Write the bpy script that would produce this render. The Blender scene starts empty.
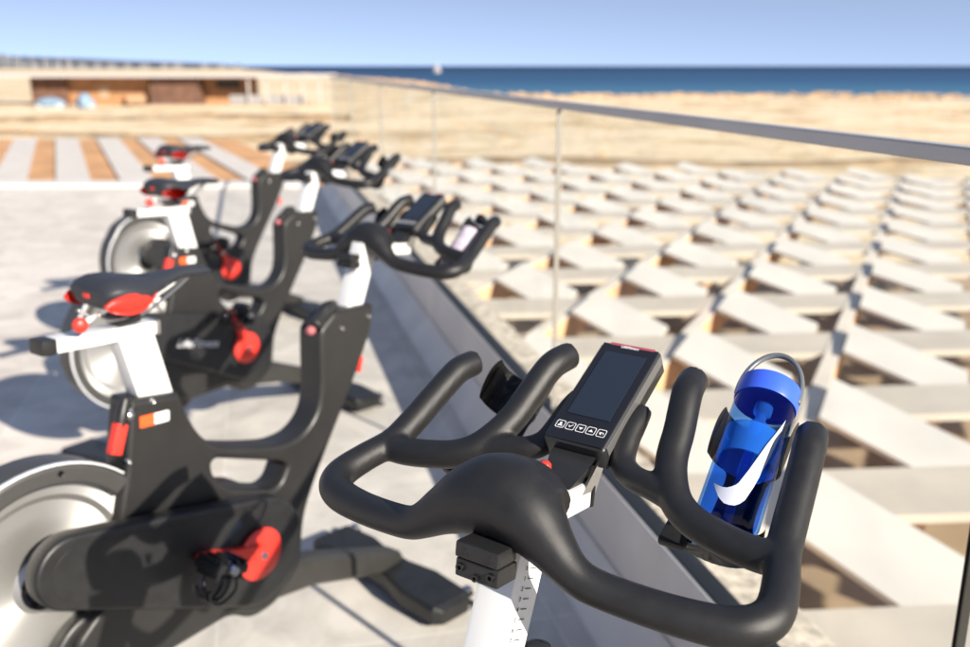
import bpy, bmesh, math, random
from mathutils import Vector, Matrix, noise
R = math.radians
random.seed(7)
SC = bpy.context.scene
COL = SC.collection

# ------------------------------------------------------------------ camera
CAM_H, PITCH = 1.474, 15.47
cam = bpy.data.cameras.new('camera'); camo = bpy.data.objects.new('camera', cam); COL.objects.link(camo)
camo.location = (0, 0, CAM_H); camo.rotation_euler = (R(90 - PITCH), 0, 0)
cam.sensor_width = 36; cam.lens = 931.25 / 970 * 36
cam.clip_start = .02; cam.clip_end = 60000
cam.dof.use_dof = True; cam.dof.focus_distance = .97; cam.dof.aperture_fstop = 4.1
cam.dof.aperture_blades = 0
SC.camera = camo

# ------------------------------------------------------------------ light
SUN_AZ, SUN_EL = 137.0, 27.0          # azimuth clockwise from +Y
w = bpy.data.worlds.new('World'); SC.world = w; w.use_nodes = True
nt = w.node_tree; nt.nodes.clear()
sky = nt.nodes.new('ShaderNodeTexSky'); sky.sky_type = 'NISHITA'; sky.sun_disc = False
sky.sun_elevation = R(SUN_EL); sky.sun_rotation = R(SUN_AZ)
sky.air_density = 1.0; sky.dust_density = .6; sky.ozone_density = 3.5; sky.altitude = 0
bg = nt.nodes.new('ShaderNodeBackground'); bg.inputs[1].default_value = .13
wo = nt.nodes.new('ShaderNodeOutputWorld')
stc = nt.nodes.new('ShaderNodeTexCoord'); ssx = nt.nodes.new('ShaderNodeSeparateXYZ'); scx = nt.nodes.new('ShaderNodeCombineXYZ')
smr = nt.nodes.new('ShaderNodeMapRange'); smr.inputs['From Min'].default_value = 0; smr.inputs['From Max'].default_value = .25
smr.inputs['To Min'].default_value = .31; smr.inputs['To Max'].default_value = .90; smr.clamp = False
nt.links.new(stc.outputs['Generated'], ssx.inputs[0]); nt.links.new(ssx.outputs[0], scx.inputs[0]); nt.links.new(ssx.outputs[1], scx.inputs[1])
nt.links.new(ssx.outputs[2], smr.inputs['Value']); nt.links.new(smr.outputs[0], scx.inputs[2]); nt.links.new(scx.outputs[0], sky.inputs[0])
hsv = nt.nodes.new('ShaderNodeHueSaturation'); hsv.inputs['Saturation'].default_value = .72; hsv.inputs['Value'].default_value = .88; hsv.inputs['Hue'].default_value = .503
nt.links.new(sky.outputs[0], hsv.inputs['Color']); nt.links.new(hsv.outputs[0], bg.inputs[0]); nt.links.new(bg.outputs[0], wo.inputs[0])
sl = bpy.data.lights.new('sun', 'SUN'); sl.energy = 4.6; sl.angle = R(.5); sl.color = (1, .92, .80)
so = bpy.data.objects.new('sun', sl); COL.objects.link(so)
sdir = Vector((math.sin(R(SUN_AZ)) * math.cos(R(SUN_EL)), math.cos(R(SUN_AZ)) * math.cos(R(SUN_EL)), math.sin(R(SUN_EL))))
so.rotation_euler = sdir.to_track_quat('Z', 'Y').to_euler(); so.location = (3, -3, 8)
SC.view_settings.view_transform = 'Standard'; SC.view_settings.look = 'None'
SC.view_settings.gamma = 1; SC.view_settings.use_curve_mapping = False
SC.view_settings.exposure = 1.17
try:
    SC.cycles.use_denoising = True
    SC.cycles.transparent_max_bounces = 24; SC.cycles.max_bounces = 10
    SC.cycles.caustics_reflective = False; SC.cycles.caustics_refractive = False
except Exception: pass

# ------------------------------------------------------------------ materials
def mat(name, col, rough=.5, metal=0, noise_s=0, noise_a=.15, bump=0, bump_s=200, coat=0, spec=.5, rough_a=0, aniso=0):
    m = bpy.data.materials.new(name); m.use_nodes = True
    t = m.node_tree; b = t.nodes['Principled BSDF']
    b.inputs['Base Color'].default_value = (*col, 1); b.inputs['Roughness'].default_value = rough
    b.inputs['Metallic'].default_value = metal; b.inputs['Coat Weight'].default_value = coat
    b.inputs['Specular IOR Level'].default_value = spec
    if aniso: b.inputs['Anisotropic'].default_value = aniso
    if noise_s or bump:
        tc = t.nodes.new('ShaderNodeTexCoord')
    if noise_s:
        n = t.nodes.new('ShaderNodeTexNoise'); n.inputs['Scale'].default_value = noise_s; n.inputs['Detail'].default_value = 6
        t.links.new(tc.outputs['Object'], n.inputs['Vector'])
        r = t.nodes.new('ShaderNodeValToRGB'); r.color_ramp.elements[0].position = .3; r.color_ramp.elements[1].position = .7
        r.color_ramp.elements[0].color = (*[max(0, c * (1 - noise_a)) for c in col], 1)
        r.color_ramp.elements[1].color = (*[min(1, c * (1 + noise_a)) for c in col], 1)
        t.links.new(n.outputs['Fac'], r.inputs['Fac']); t.links.new(r.outputs['Color'], b.inputs['Base Color'])
        if rough_a:
            mr = t.nodes.new('ShaderNodeMapRange'); mr.inputs['To Min'].default_value = rough - rough_a; mr.inputs['To Max'].default_value = rough + rough_a
            t.links.new(n.outputs['Fac'], mr.inputs['Value']); t.links.new(mr.outputs['Result'], b.inputs['Roughness'])
    if bump:
        n2 = t.nodes.new('ShaderNodeTexNoise'); n2.inputs['Scale'].default_value = bump_s; n2.inputs['Detail'].default_value = 3
        t.links.new(tc.outputs['Object'], n2.inputs['Vector'])
        bp = t.nodes.new('ShaderNodeBump'); bp.inputs['Strength'].default_value = bump; bp.inputs['Distance'].default_value = .001
        t.links.new(n2.outputs['Fac'], bp.inputs['Height']); t.links.new(bp.outputs['Normal'], b.inputs['Normal'])
    return m
def thin(name, tint, refl=1.0, rough=0.0):
    """thin clear sheet: straight-through light with a tint, plus mirror reflection by angle"""
    m = bpy.data.materials.new(name); m.use_nodes = True; t = m.node_tree; t.nodes.clear()
    o = t.nodes.new('ShaderNodeOutputMaterial'); tr = t.nodes.new('ShaderNodeBsdfTransparent'); tr.inputs[0].default_value = (*tint, 1)
    g = t.nodes.new('ShaderNodeBsdfGlossy'); g.inputs['Roughness'].default_value = rough
    f = t.nodes.new('ShaderNodeFresnel'); ge = t.nodes.new('ShaderNodeNewGeometry'); mq = t.nodes.new('ShaderNodeMapRange'); mq.inputs['To Min'].default_value = 1.45; mq.inputs['To Max'].default_value = 1 / 1.45
    t.links.new(ge.outputs['Backfacing'], mq.inputs['Value']); t.links.new(mq.outputs[0], f.inputs[0])
    mu = t.nodes.new('ShaderNodeMath'); mu.operation = 'MULTIPLY'; mu.inputs[1].default_value = refl
    mx = t.nodes.new('ShaderNodeMixShader')
    t.links.new(f.outputs[0], mu.inputs[0]); t.links.new(mu.outputs[0], mx.inputs[0])
    t.links.new(tr.outputs[0], mx.inputs[1]); t.links.new(g.outputs[0], mx.inputs[2]); t.links.new(mx.outputs[0], o.inputs[0])
    return m
M = {}
M['rubber'] = mat('black_rubber', (.0105, .0102, .0105), .44, noise_s=60, noise_a=.12, bump=.3, bump_s=1500, spec=.42, rough_a=.05)
M['plastic'] = mat('black_plastic', (.014, .014, .0145), .42, noise_s=30, noise_a=.2, bump=.15, bump_s=900, spec=.45, rough_a=.06)
M['frame'] = mat('charcoal_frame', (.0155, .015, .0145), .42, noise_s=12, noise_a=.12, bump=.12, bump_s=900, spec=.5, rough_a=.05)
M['beam'] = mat('grey_frame_beam', (.032, .030, .028), .5, noise_s=12, noise_a=.15)
M['white'] = mat('white_enamel', (.66, .66, .65), .32, noise_s=8, noise_a=.04, coat=.25)
M['steel'] = mat('brushed_steel', (.6, .6, .6), .28, 1, noise_s=40, noise_a=.1)
M['fly'] = mat('flywheel_metal', (.50, .49, .47), .5, .8, noise_s=6, noise_a=.05, aniso=.8)
M['guard'] = mat('grey_guard', (.07, .068, .065), .4, .4, noise_s=10, noise_a=.1)
M['silver'] = mat('silver_trim', (.75, .76, .78), .3, .3)
M['red'] = mat('red_plastic', (.65, .035, .022), .4, noise_s=20, noise_a=.08)
M['orange'] = mat('orange_sticker', (.75, .10, .02), .45)
M['sticker'] = mat('white_sticker', (.75, .75, .75), .45)
M['ink'] = mat('black_ink', (.02, .02, .02), .5)
M['navy'] = mat('saddle_vinyl', (.022, .024, .03), .5, bump=.3, bump_s=500)
M['screen'] = mat('dark_screen', (.012, .017, .027), .16, spec=.6)
M['bezel'] = mat('black_bezel', (.008, .008, .01), .22, spec=.5)
M['consolebody'] = mat('console_body', (.018, .018, .019), .38, bump=.1, bump_s=1200)
M['pink'] = mat('faded_red_strip', (.30, .06, .08), .35)
M['print'] = mat('white_print', (.7, .7, .72), .5)
M['bolt'] = mat('dark_bolt', (.05, .05, .05), .3, .9)
M['cap'] = mat('blue_cap_plastic', (.035, .10, .62), .34, spec=.5)
M['loop'] = mat('grey_loop', (.10, .11, .12), .3, spec=.5)
M['alu'] = mat('grey_aluminium', (.46, .45, .44), .45, .15, noise_s=3, noise_a=.08)
M['kerbmetal'] = mat('kerb_coping', (.70, .645, .58), .55, .1, noise_s=2.5, noise_a=.12, rough_a=.08)
M['kerbside'] = mat('kerb_face', (.24, .245, .26), .6, .1, noise_s=2, noise_a=.12)
M['seal'] = mat('black_seal', (.012, .012, .013), .5)
M['sidestrip'] = mat('grey_console_edge', (.14, .14, .14), .35, .4)
M['edge2'] = mat('glass_edge_pale', (.30, .27, .24), .3)
M['glass'] = thin('clear_glass', (.965, .98, .975), .16)
_t = M['glass'].node_tree; _out = [n for n in _t.nodes if n.type == 'OUTPUT_MATERIAL'][0]; _mx = [n for n in _t.nodes if n.type == 'MIX_SHADER'][0]
_d = _t.nodes.new('ShaderNodeBsdfDiffuse'); _d.inputs[0].default_value = (.8, .8, .78, 1)
_tc = _t.nodes.new('ShaderNodeTexCoord'); _n = _t.nodes.new('ShaderNodeTexNoise'); _n.inputs['Scale'].default_value = 2.2; _n.inputs['Detail'].default_value = 8; _n.inputs['Distortion'].default_value = 1.5
_r = _t.nodes.new('ShaderNodeMapRange'); _r.inputs['From Min'].default_value = .45; _r.inputs['From Max'].default_value = .8; _r.inputs['To Min'].default_value = .01; _r.inputs['To Max'].default_value = .09
_m2 = _t.nodes.new('ShaderNodeMixShader'); _t.links.new(_tc.outputs['Object'], _n.inputs[0]); _t.links.new(_n.outputs[0], _r.inputs[0]); _t.links.new(_r.outputs[0], _m2.inputs[0])
_t.links.new(_mx.outputs[0], _m2.inputs[1]); _t.links.new(_d.outputs[0], _m2.inputs[2]); _t.links.new(_m2.outputs[0], _out.inputs[0])
M['edge'] = mat('glass_edge_dark', (.015, .015, .015), .3, spec=.7)

_t = M['fly'].node_tree; _g = _t.nodes.new('ShaderNodeTangent'); _g.direction_type = 'RADIAL'; _g.axis = 'Y'
_t.links.new(_g.outputs[0], _t.nodes['Principled BSDF'].inputs['Tangent'])
# ------------------------------------------------------------------ helpers
def link(name, me, m=None, parent=None, smooth=False):
    o = bpy.data.objects.new(name, me); COL.objects.link(o)
    if m is not None: me.materials.clear(); me.materials.append(m)
    if parent is not None: o.parent = parent
    if smooth:
        for p in me.polygons: p.use_smooth = True
    return o
def fin(name, bm, m, parent=None, smooth=False, auto=None):
    me = bpy.data.meshes.new(name); bm.normal_update(); bm.to_mesh(me); bm.free()
    o = link(name, me, m, parent, smooth or auto is not None)
    if auto is not None:
        me.set_sharp_from_angle(angle=R(auto))
    return o
def empty(name, loc=(0, 0, 0), rz=0):
    o = bpy.data.objects.new(name, None); COL.objects.link(o); o.location = loc; o.rotation_euler = (0, 0, rz)
    o.empty_display_size = .2
    return o
def tag(o, label=None, cat=None, group=None, kind=None):
    if label: o['label'] = label
    if cat: o['category'] = cat
    if group: o['group'] = group
    if kind: o['kind'] = kind
    return o
def box(bm, c, s, rot=None, bev=0, seg=2):
    t = bmesh.new(); bmesh.ops.create_cube(t, size=1)
    bmesh.ops.scale(t, vec=s, verts=t.verts)
    if bev: bmesh.ops.bevel(t, geom=list(t.edges), offset=bev, segments=seg, affect='EDGES', profile=.7)
    mtx = Matrix.Translation(c) @ (rot.to_4x4() if rot is not None else Matrix())
    bmesh.ops.transform(t, matrix=mtx, verts=t.verts); merge(bm, t)
def merge(bm, t):
    me = bpy.data.meshes.new('tmp'); t.to_mesh(me); t.free(); bm.from_mesh(me); bpy.data.meshes.remove(me)
def frame_to(d, upv=Vector((0, 0, 1))):
    d = Vector(d).normalized()
    if abs(d.dot(upv)) > .99: upv = Vector((1, 0, 0))
    s = d.cross(upv).normalized(); u = s.cross(d)
    return Matrix((s, u, d)).transposed()          # columns: side, up, dir(z)
def tube(bm, pts, rad, seg=16, cap=True, ell=None):
    pts = [Vector(p) for p in pts]; n = len(pts)
    if not hasattr(rad, '__len__'): rad = [rad] * n
    rings = []
    prev = None
    for i, p in enumerate(pts):
        d = (pts[min(i + 1, n - 1)] - pts[max(i - 1, 0)]).normalized()
        if prev is None: u = Vector((0, 0, 1)) if abs(d.z) < .95 else Vector((1, 0, 0))
        else: u = prev
        s = d.cross(u).normalized(); u = s.cross(d).normalized(); prev = u
        e = ell[i] if ell else (1, 1)
        rings.append([bm.verts.new(p + (s * math.cos(a) * e[0] + u * math.sin(a) * e[1]) * rad[i]) for a in [2 * math.pi * k / seg for k in range(seg)]])
    for i in range(n - 1):
        for k in range(seg):
            bm.faces.new((rings[i][k], rings[i][(k + 1) % seg], rings[i + 1][(k + 1) % seg], rings[i + 1][k]))
    if cap:
        bm.faces.new(rings[0][::-1]); bm.faces.new(rings[-1])
def spline(ctrl, per=8):
    """Catmull-Rom through control tuples (x,y,z[,r...])"""
    P = [list(c) for c in ctrl]; P = [P[0]] + P + [P[-1]]; out = []
    for i in range(1, len(P) - 2):
        for k in range(per):
            t = k / per; t2, t3 = t * t, t * t * t
            out.append([.5 * (2 * P[i][j] + (P[i + 1][j] - P[i - 1][j]) * t + (2 * P[i - 1][j] - 5 * P[i][j] + 4 * P[i + 1][j] - P[i + 2][j]) * t2 + (3 * P[i][j] - P[i - 1][j] - 3 * P[i + 1][j] + P[i + 2][j]) * t3) for j in range(len(P[0]))])
    out.append(P[-2]); return out
def sweep(bm, ctrl, per=8, seg=16, ell=None):
    s = spline(ctrl, per); tube(bm, [q[:3] for q in s], [q[3] for q in s], seg)
def lathe(bm, prof, axis_o=(0, 0, 0), axis_d=(0, 1, 0), seg=48):
    """prof: list of (radius, distance along axis)"""
    F = frame_to(axis_d); o = Vector(axis_o); rings = []
    for r, h in prof:
        if r < 1e-6: rings.append([bm.verts.new(o + F @ Vector((0, 0, h)))])
        else: rings.append([bm.verts.new(o + F @ Vector((r * math.cos(2 * math.pi * k / seg), r * math.sin(2 * math.pi * k / seg), h))) for k in range(seg)])
    for a, b in zip(rings, rings[1:]):
        for k in range(seg):
            k2 = (k + 1) % seg
            if len(a) == 1 and len(b) == 1: continue
            if len(a) == 1: bm.faces.new((a[0], b[k2], b[k]))
            elif len(b) == 1: bm.faces.new((a[k], a[k2], b[0]))
            else: bm.faces.new((a[k], a[k2], b[k2], b[k]))
def ev(o):
    dg = bpy.context.evaluated_depsgraph_get(); return bpy.data.meshes.new_from_object(o.evaluated_get(dg))
def rounded(loop, r=.012, n=4):
    """round the corners of a 2D polygon"""
    out = []; L = len(loop)
    for i in range(L):
        p = Vector(loop[i][:2]); a = Vector(loop[i - 1][:2]); b = Vector(loop[(i + 1) % L][:2])
        rr = loop[i][2] if len(loop[i]) > 2 else r
        da, db = a - p, b - p; t = min(rr, da.length * .48, db.length * .48)
        pa, pb = p + da.normalized() * t, p + db.normalized() * t
        for k in range(n + 1):
            s = k / n; q = pa * (1 - s) ** 2 + p * 2 * s * (1 - s) + pb * s * s; out.append((q.x, q.y))
    return out
def profile(name, loops, ymid, half, bev, m, parent=None, auto=35, seg=3):
    """solid cut from a side profile: loops of (x,z), thickness along y"""
    cu = bpy.data.curves.new('tmpc', 'CURVE'); cu.dimensions = '2D'; cu.fill_mode = 'BOTH'
    for lp in loops:
        s = cu.splines.new('POLY'); s.points.add(len(lp) - 1); s.use_cyclic_u = True
        for i, (x, z) in enumerate(lp): s.points[i].co = (x, z, 0, 1)
    cu.extrude = half - bev; cu.bevel_depth = bev; cu.bevel_resolution = seg; cu.offset = -bev
    o = bpy.data.objects.new('tmpc', cu); COL.objects.link(o)
    bpy.context.view_layer.update()
    me = ev(o); bpy.data.objects.remove(o); bpy.data.curves.remove(cu)
    me.name = name
    me.transform(Matrix(((1, 0, 0, 0), (0, 0, -1, 0), (0, 1, 0, 0), (0, 0, 0, 1))))   # x,y,z -> x, -z, y
    me.transform(Matrix.Translation((0, ymid, 0)))
    o = link(name, me, m, parent, True); me.set_sharp_from_angle(angle=R(auto))
    return o
def remesh(bm, voxel, smooth_it=6, name='tmp', fac=.5):
    me = bpy.data.meshes.new(name); bm.to_mesh(me); bm.free()
    o = bpy.data.objects.new(name, me); COL.objects.link(o)
    r = o.modifiers.new('r', 'REMESH'); r.mode = 'VOXEL'; r.voxel_size = voxel
    s = o.modifiers.new('s', 'SMOOTH'); s.factor = fac; s.iterations = smooth_it
    bpy.context.view_layer.update(); out = ev(o); bpy.data.objects.remove(o); bpy.data.meshes.remove(me)
    for p in out.polygons: p.use_smooth = True
    return out
def text_mesh(name, body, size, m, parent, mtx, extrude=.0003, shear=0, align='CENTER'):
    cu = bpy.data.curves.new('tmpt', 'FONT'); cu.body = body; cu.size = size; cu.extrude = extrude; cu.shear = shear
    cu.align_x = align; cu.align_y = 'CENTER'; cu.resolution_u = 3
    o = bpy.data.objects.new('tmpt', cu); COL.objects.link(o); bpy.context.view_layer.update()
    me = ev(o); bpy.data.objects.remove(o); bpy.data.curves.remove(cu); me.transform(mtx)
    return link(name, me, m, parent)
def copy_tree(o, parent=None):
    c = o.copy(); COL.objects.link(c)
    if parent is not None: c.parent = parent
    for ch in list(o.children): copy_tree(ch, c)
    return c

# ================================================================== SETTING
AX = R(-14)                                   # direction of the balustrade
BD = Vector((math.sin(AX), math.cos(AX), 0))  # along
BN = Vector((math.cos(AX), -math.sin(AX), 0)) # towards the sea
def bal(d, n, z): return BD * d + BN * n + Vector((0, 0, z))
def slab(bm, d0, d1, n0, n1, z0, z1):
    v = [bm.verts.new(bal(d, n, z)) for z in (z0, z1) for d, n in ((d0, n0), (d1, n0), (d1, n1), (d0, n1))]
    for f in ((3, 2, 1, 0), (4, 5, 6, 7), (0, 1, 5, 4), (1, 2, 6, 5), (2, 3, 7, 6), (3, 0, 4, 7)): bm.faces.new([v[i] for i in f])
    bmesh.ops.recalc_face_normals(bm, faces=bm.faces)

# deck: porcelain tiles, procedural joints aligned with the balustrade
def deck_mat():
    m = bpy.data.materials.new('deck_tiles'); m.use_nodes = True; t = m.node_tree; b = t.nodes['Principled BSDF']
    tc = t.nodes.new('ShaderNodeTexCoord'); mp = t.nodes.new('ShaderNodeMapping'); mp.inputs['Rotation'].default_value = (0, 0, -14 * math.pi / 180 + math.pi / 2)
    mp.inputs['Location'].default_value = (.36, .17, 0)
    t.links.new(tc.outputs['Object'], mp.inputs['Vector'])
    br = t.nodes.new('ShaderNodeTexBrick'); br.inputs['Scale'].default_value = 1; br.offset = 0
    br.inputs['Brick Width'].default_value = .9; br.inputs['Row Height'].default_value = .9; br.inputs['Mortar Size'].default_value = .004
    br.inputs['Mortar Smooth'].default_value = .2
    br.inputs['Color1'].default_value = (.56, .51, .455, 1); br.inputs['Color2'].default_value = (.60, .55, .495, 1); br.inputs['Mortar'].default_value = (.68, .63, .58, 1)
    t.links.new(mp.outputs[0], br.inputs['Vector'])
    n = t.nodes.new('ShaderNodeTexNoise'); n.inputs['Scale'].default_value = 3.2; n.inputs['Detail'].default_value = 9; n.inputs['Distortion'].default_value = 1.2; n.inputs['Roughness'].default_value = .62
    t.links.new(mp.outputs[0], n.inputs['Vector'])
    r = t.nodes.new('ShaderNodeValToRGB'); r.color_ramp.elements[0].color = (.8, .8, .8, 1); r.color_ramp.elements[1].color = (1.1, 1.1, 1.1, 1)
    r.color_ramp.elements[0].position = .35; r.color_ramp.elements[1].position = .65
    t.links.new(n.outputs['Fac'], r.inputs['Fac'])
    mx = t.nodes.new('ShaderNodeMix'); mx.data_type = 'RGBA'; mx.blend_type = 'MULTIPLY'; mx.inputs['Factor'].default_value = 1
    t.links.new(br.outputs['Color'], mx.inputs['A']); t.links.new(r.outputs['Color'], mx.inputs['B']); t.links.new(mx.outputs['Result'], b.inputs['Base Color'])
    b.inputs['Roughness'].default_value = .62; b.inputs['Specular IOR Level'].default_value = .3
    return m
DECK_FAR = 12.15
bm = bmesh.new()
# far edge of the deck runs level across the picture
pts = [bal(-6, .93, 0), bal(11.6, .93, 0), Vector((-2.2, DECK_FAR - .1, 0)), Vector((-14, DECK_FAR - .05, 0)), Vector((-16, -6, 0))]
top = [bm.verts.new(p) for p in pts]; bot = [bm.verts.new(p + Vector((0, 0, -3.3))) for p in pts]
bm.faces.new(top); bm.faces.new(bot[::-1])
for i in range(len(pts)):
    j = (i + 1) % len(pts); bm.faces.new((top[j], top[i], bot[i], bot[j]))
bmesh.ops.recalc_face_normals(bm, faces=bm.faces)
tag(fin('deck', bm, deck_mat()), kind='structure')
bm = bmesh.new()
fe = Vector((-14, DECK_FAR - .05, 0)); fs_ = Vector((-2.2, DECK_FAR - .1, 0))
for a, b, z0, z1, w0, w1 in ((fe, fs_, .004, .05, -.42, -.02),):
    v = [bm.verts.new(Vector((p.x, p.y + ww, z))) for z in (z0, z1) for p, ww in ((a, w0), (b, w0), (b, w1), (a, w1))]
    for f in ((3, 2, 1, 0), (4, 5, 6, 7), (0, 1, 5, 4), (1, 2, 6, 5), (2, 3, 7, 6), (3, 0, 4, 7)): bm.faces.new([v[i] for i in f])
tag(fin('deck_kerb', bm, mat('pale_kerb', (.6, .58, .55), .6, noise_s=2, noise_a=.06)), kind='structure')

# sand: one sheet to the shoreline, dunes by noise
def sand_mat():
    m = bpy.data.materials.new('sand'); m.use_nodes = True; t = m.node_tree; b = t.nodes['Principled BSDF']
    tc = t.nodes.new('ShaderNodeTexCoord'); mp = t.nodes.new('ShaderNodeMapping'); mp.inputs['Scale'].default_value = (1, 1, 1)
    t.links.new(tc.outputs['Object'], mp.inputs['Vector'])
    n = t.nodes.new('ShaderNodeTexNoise'); n.inputs['Scale'].default_value = .16; n.inputs['Detail'].default_value = 10; n.inputs['Roughness'].default_value = .66; n.inputs['Distortion'].default_value = .6
    t.links.new(mp.outputs[0], n.inputs['Vector'])
    r = t.nodes.new('ShaderNodeValToRGB'); e = r.color_ramp.elements
    e[0].position = .36; e[0].color = (.42, .30, .17, 1); e[1].position = .62; e[1].color = (.72, .59, .42, 1)
    x = e.new(.44); x.color = (.57, .44, .28, 1); x = e.new(.5); x.color = (.66, .53, .36, 1)
    t.links.new(n.outputs['Fac'], r.inputs['Fac'])
    n3 = t.nodes.new('ShaderNodeTexNoise'); n3.inputs['Scale'].default_value = .9; n3.inputs['Detail'].default_value = 6
    t.links.new(mp.outputs[0], n3.inputs['Vector'])
    r3 = t.nodes.new('ShaderNodeValToRGB'); r3.color_ramp.elements[0].position = .55; r3.color_ramp.elements[1].position = .68
    r3.color_ramp.elements[0].color = (0, 0, 0, 1); r3.color_ramp.elements[1].color = (.5, .5, .5, 1)
    t.links.new(n3.outputs['Fac'], r3.inputs['Fac'])
    mx = t.nodes.new('ShaderNodeMix'); mx.data_type = 'RGBA'; mx.inputs['B'].default_value = (.26, .21, .12, 1)
    t.links.new(r3.outputs['Color'], mx.inputs['Factor']); t.links.new(r.outputs['Color'], mx.inputs['A'])
    t.links.new(mx.outputs['Result'], b.inputs['Base Color']); b.inputs['Roughness'].default_value = .9; b.inputs['Specular IOR Level'].default_value = .15
    bp = t.nodes.new('ShaderNodeBump'); bp.inputs['Strength'].default_value = .4; bp.inputs['Distance'].default_value = .3
    t.links.new(n.outputs['Fac'], bp.inputs['Height']); t.links.new(bp.outputs['Normal'], b.inputs['Normal'])
    return m
SEA_Z, GZ = -4.6, -3.2
bm = bmesh.new()
# rows by distance; shoreline further away to the left
def shore(x): return 190 + 6.2 * min(max(0, -x), 20) + min(3.4 * max(0, -x - 20), 1350) - .06 * max(0, x)
NX, NY = 150, 110
grid = []
for j in range(NY + 1):
    row = []
    for i in range(NX + 1):
        u = i / NX * 2 - 1; x = math.copysign(abs(u) ** 2.0, u) * 1500 + 0
        v = j / NY
        yf = shore(x) + 6 * math.sin(x * .05) + 3 * math.sin(x * .017 + 1)
        y = -60 + (yf + 8 + 60) * (v ** 1.5)
        dist = yf - y
        z = GZ + .28 * noise.noise(Vector((x * .06, y * .06, 0))) + .12 * noise.noise(Vector((x * .23, y * .23, 3)))
        if dist < 60: z += (SEA_Z - .3 - z) * (1 - max(0, dist) / 60) ** 1.3
        berm = math.exp(-((dist - 66) / 11) ** 2); z += .1 * berm
        if y < 24: z = GZ + (z - GZ) * max(0, (y - 14) / 10) * (1 if y > 14 else 0)
        row.append(bm.verts.new((x, y, z)))
    grid.append(row)
for j in range(NY):
    for i in range(NX): bm.faces.new((grid[j][i], grid[j][i + 1], grid[j + 1][i + 1], grid[j + 1][i]))
tag(fin('sand', bm, sand_mat(), smooth=True), kind='structure')
# low dune plants and stones, uncountable
bm = bmesh.new(); rs = random.Random(11)
for k in range(2600):
    if k < 1500:
        x = rs.uniform(-120, 130); y = shore(x) - rs.gauss(24, 8); sc = rs.uniform(.15, .55)
    else:
        x = rs.uniform(-45, 60); y = rs.uniform(24, 110); sc = rs.uniform(.06, .22)
        if noise.noise(Vector((x * .07, y * .11, 7))) < .08: continue
    z = GZ + .28 * noise.noise(Vector((x * .06, y * .06, 0))) - (.35 if k < 1500 else 0)
    for q in range(3):
        o_ = Vector((x + rs.uniform(-1, 1) * sc * 1.5, y + rs.uniform(-1, 1) * sc, z)); ring = []
        for a in range(5):
            an = a * 1.2566 + rs.uniform(-.3, .3); ring.append(bm.verts.new(o_ + Vector((math.cos(an) * sc * 1.2, math.sin(an) * sc, -.1))))
        tp = bm.verts.new(o_ + Vector((rs.uniform(-.3, .3) * sc, 0, sc * rs.uniform(.5, 1.0))))
        for a in range(5): bm.faces.new((ring[a], ring[(a + 1) % 5], tp))
_o = fin('dune_plants', bm, mat('dry_dune_plants', (.42, .28, .16), .95, noise_s=.3, noise_a=.5)); tag(_o, 'low dry dune plants scattered over the beach sand', 'dune plants', None, 'stuff')
# low earth bands (tracks and low dunes between the terrace and the beach building)
def ridge(pts, wd, ht, m, name='sand_ridge'):
    bm = bmesh.new(); prev = None
    s = spline([(*p, 0) for p in pts], 10)
    for i, q in enumerate(s):
        c = Vector(q[:3]); a = Vector(s[max(0, i - 1)][:3]); b = Vector(s[min(len(s) - 1, i + 1)][:3]); d = (b - a).normalized(); nn = Vector((d.y, -d.x, 0))
        h = ht * (.7 + .5 * noise.noise(c * .15)); ww = wd * (.8 + .5 * noise.noise(c * .1 + Vector((9, 0, 0))))
        ring = [bm.verts.new(Vector((c.x, c.y, GZ - .3)) + nn * ww * k + Vector((0, 0, .3 + .05 + h * (math.cos(math.pi * k / 2)) ** 1.5 if abs(k) < 1 else 0))) for k in (-1, -.7, -.35, 0, .35, .7, 1)]
        if prev:
            for k in range(6): bm.faces.new((prev[k], prev[k + 1], ring[k + 1], ring[k]))
        prev = ring
    bmesh.ops.recalc_face_normals(bm, faces=bm.faces)
    return tag(fin(name, bm, m, smooth=True), kind='structure')
earth = mat('dry_earth', (.26, .18, .10), .95, noise_s=.8, noise_a=.5)
ridge([(-46, 68, 0), (-30, 66, 0), (-18, 62, 0), (-9, 66, 0)], 1.6, .35, earth)
ridge([(-60, 88, 0), (-42, 84, 0), (-26, 86, 0), (-12, 84, 0)], 2.0, .5, earth)
ridge([(4, 30, 0), (12, 33, 0), (22, 30, 0), (34, 34, 0)], 2.2, .4, earth)
ridge([(-12, 44, 0), (2, 47, 0), (14, 45, 0), (30, 50, 0)], 2.4, .35, earth)

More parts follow.
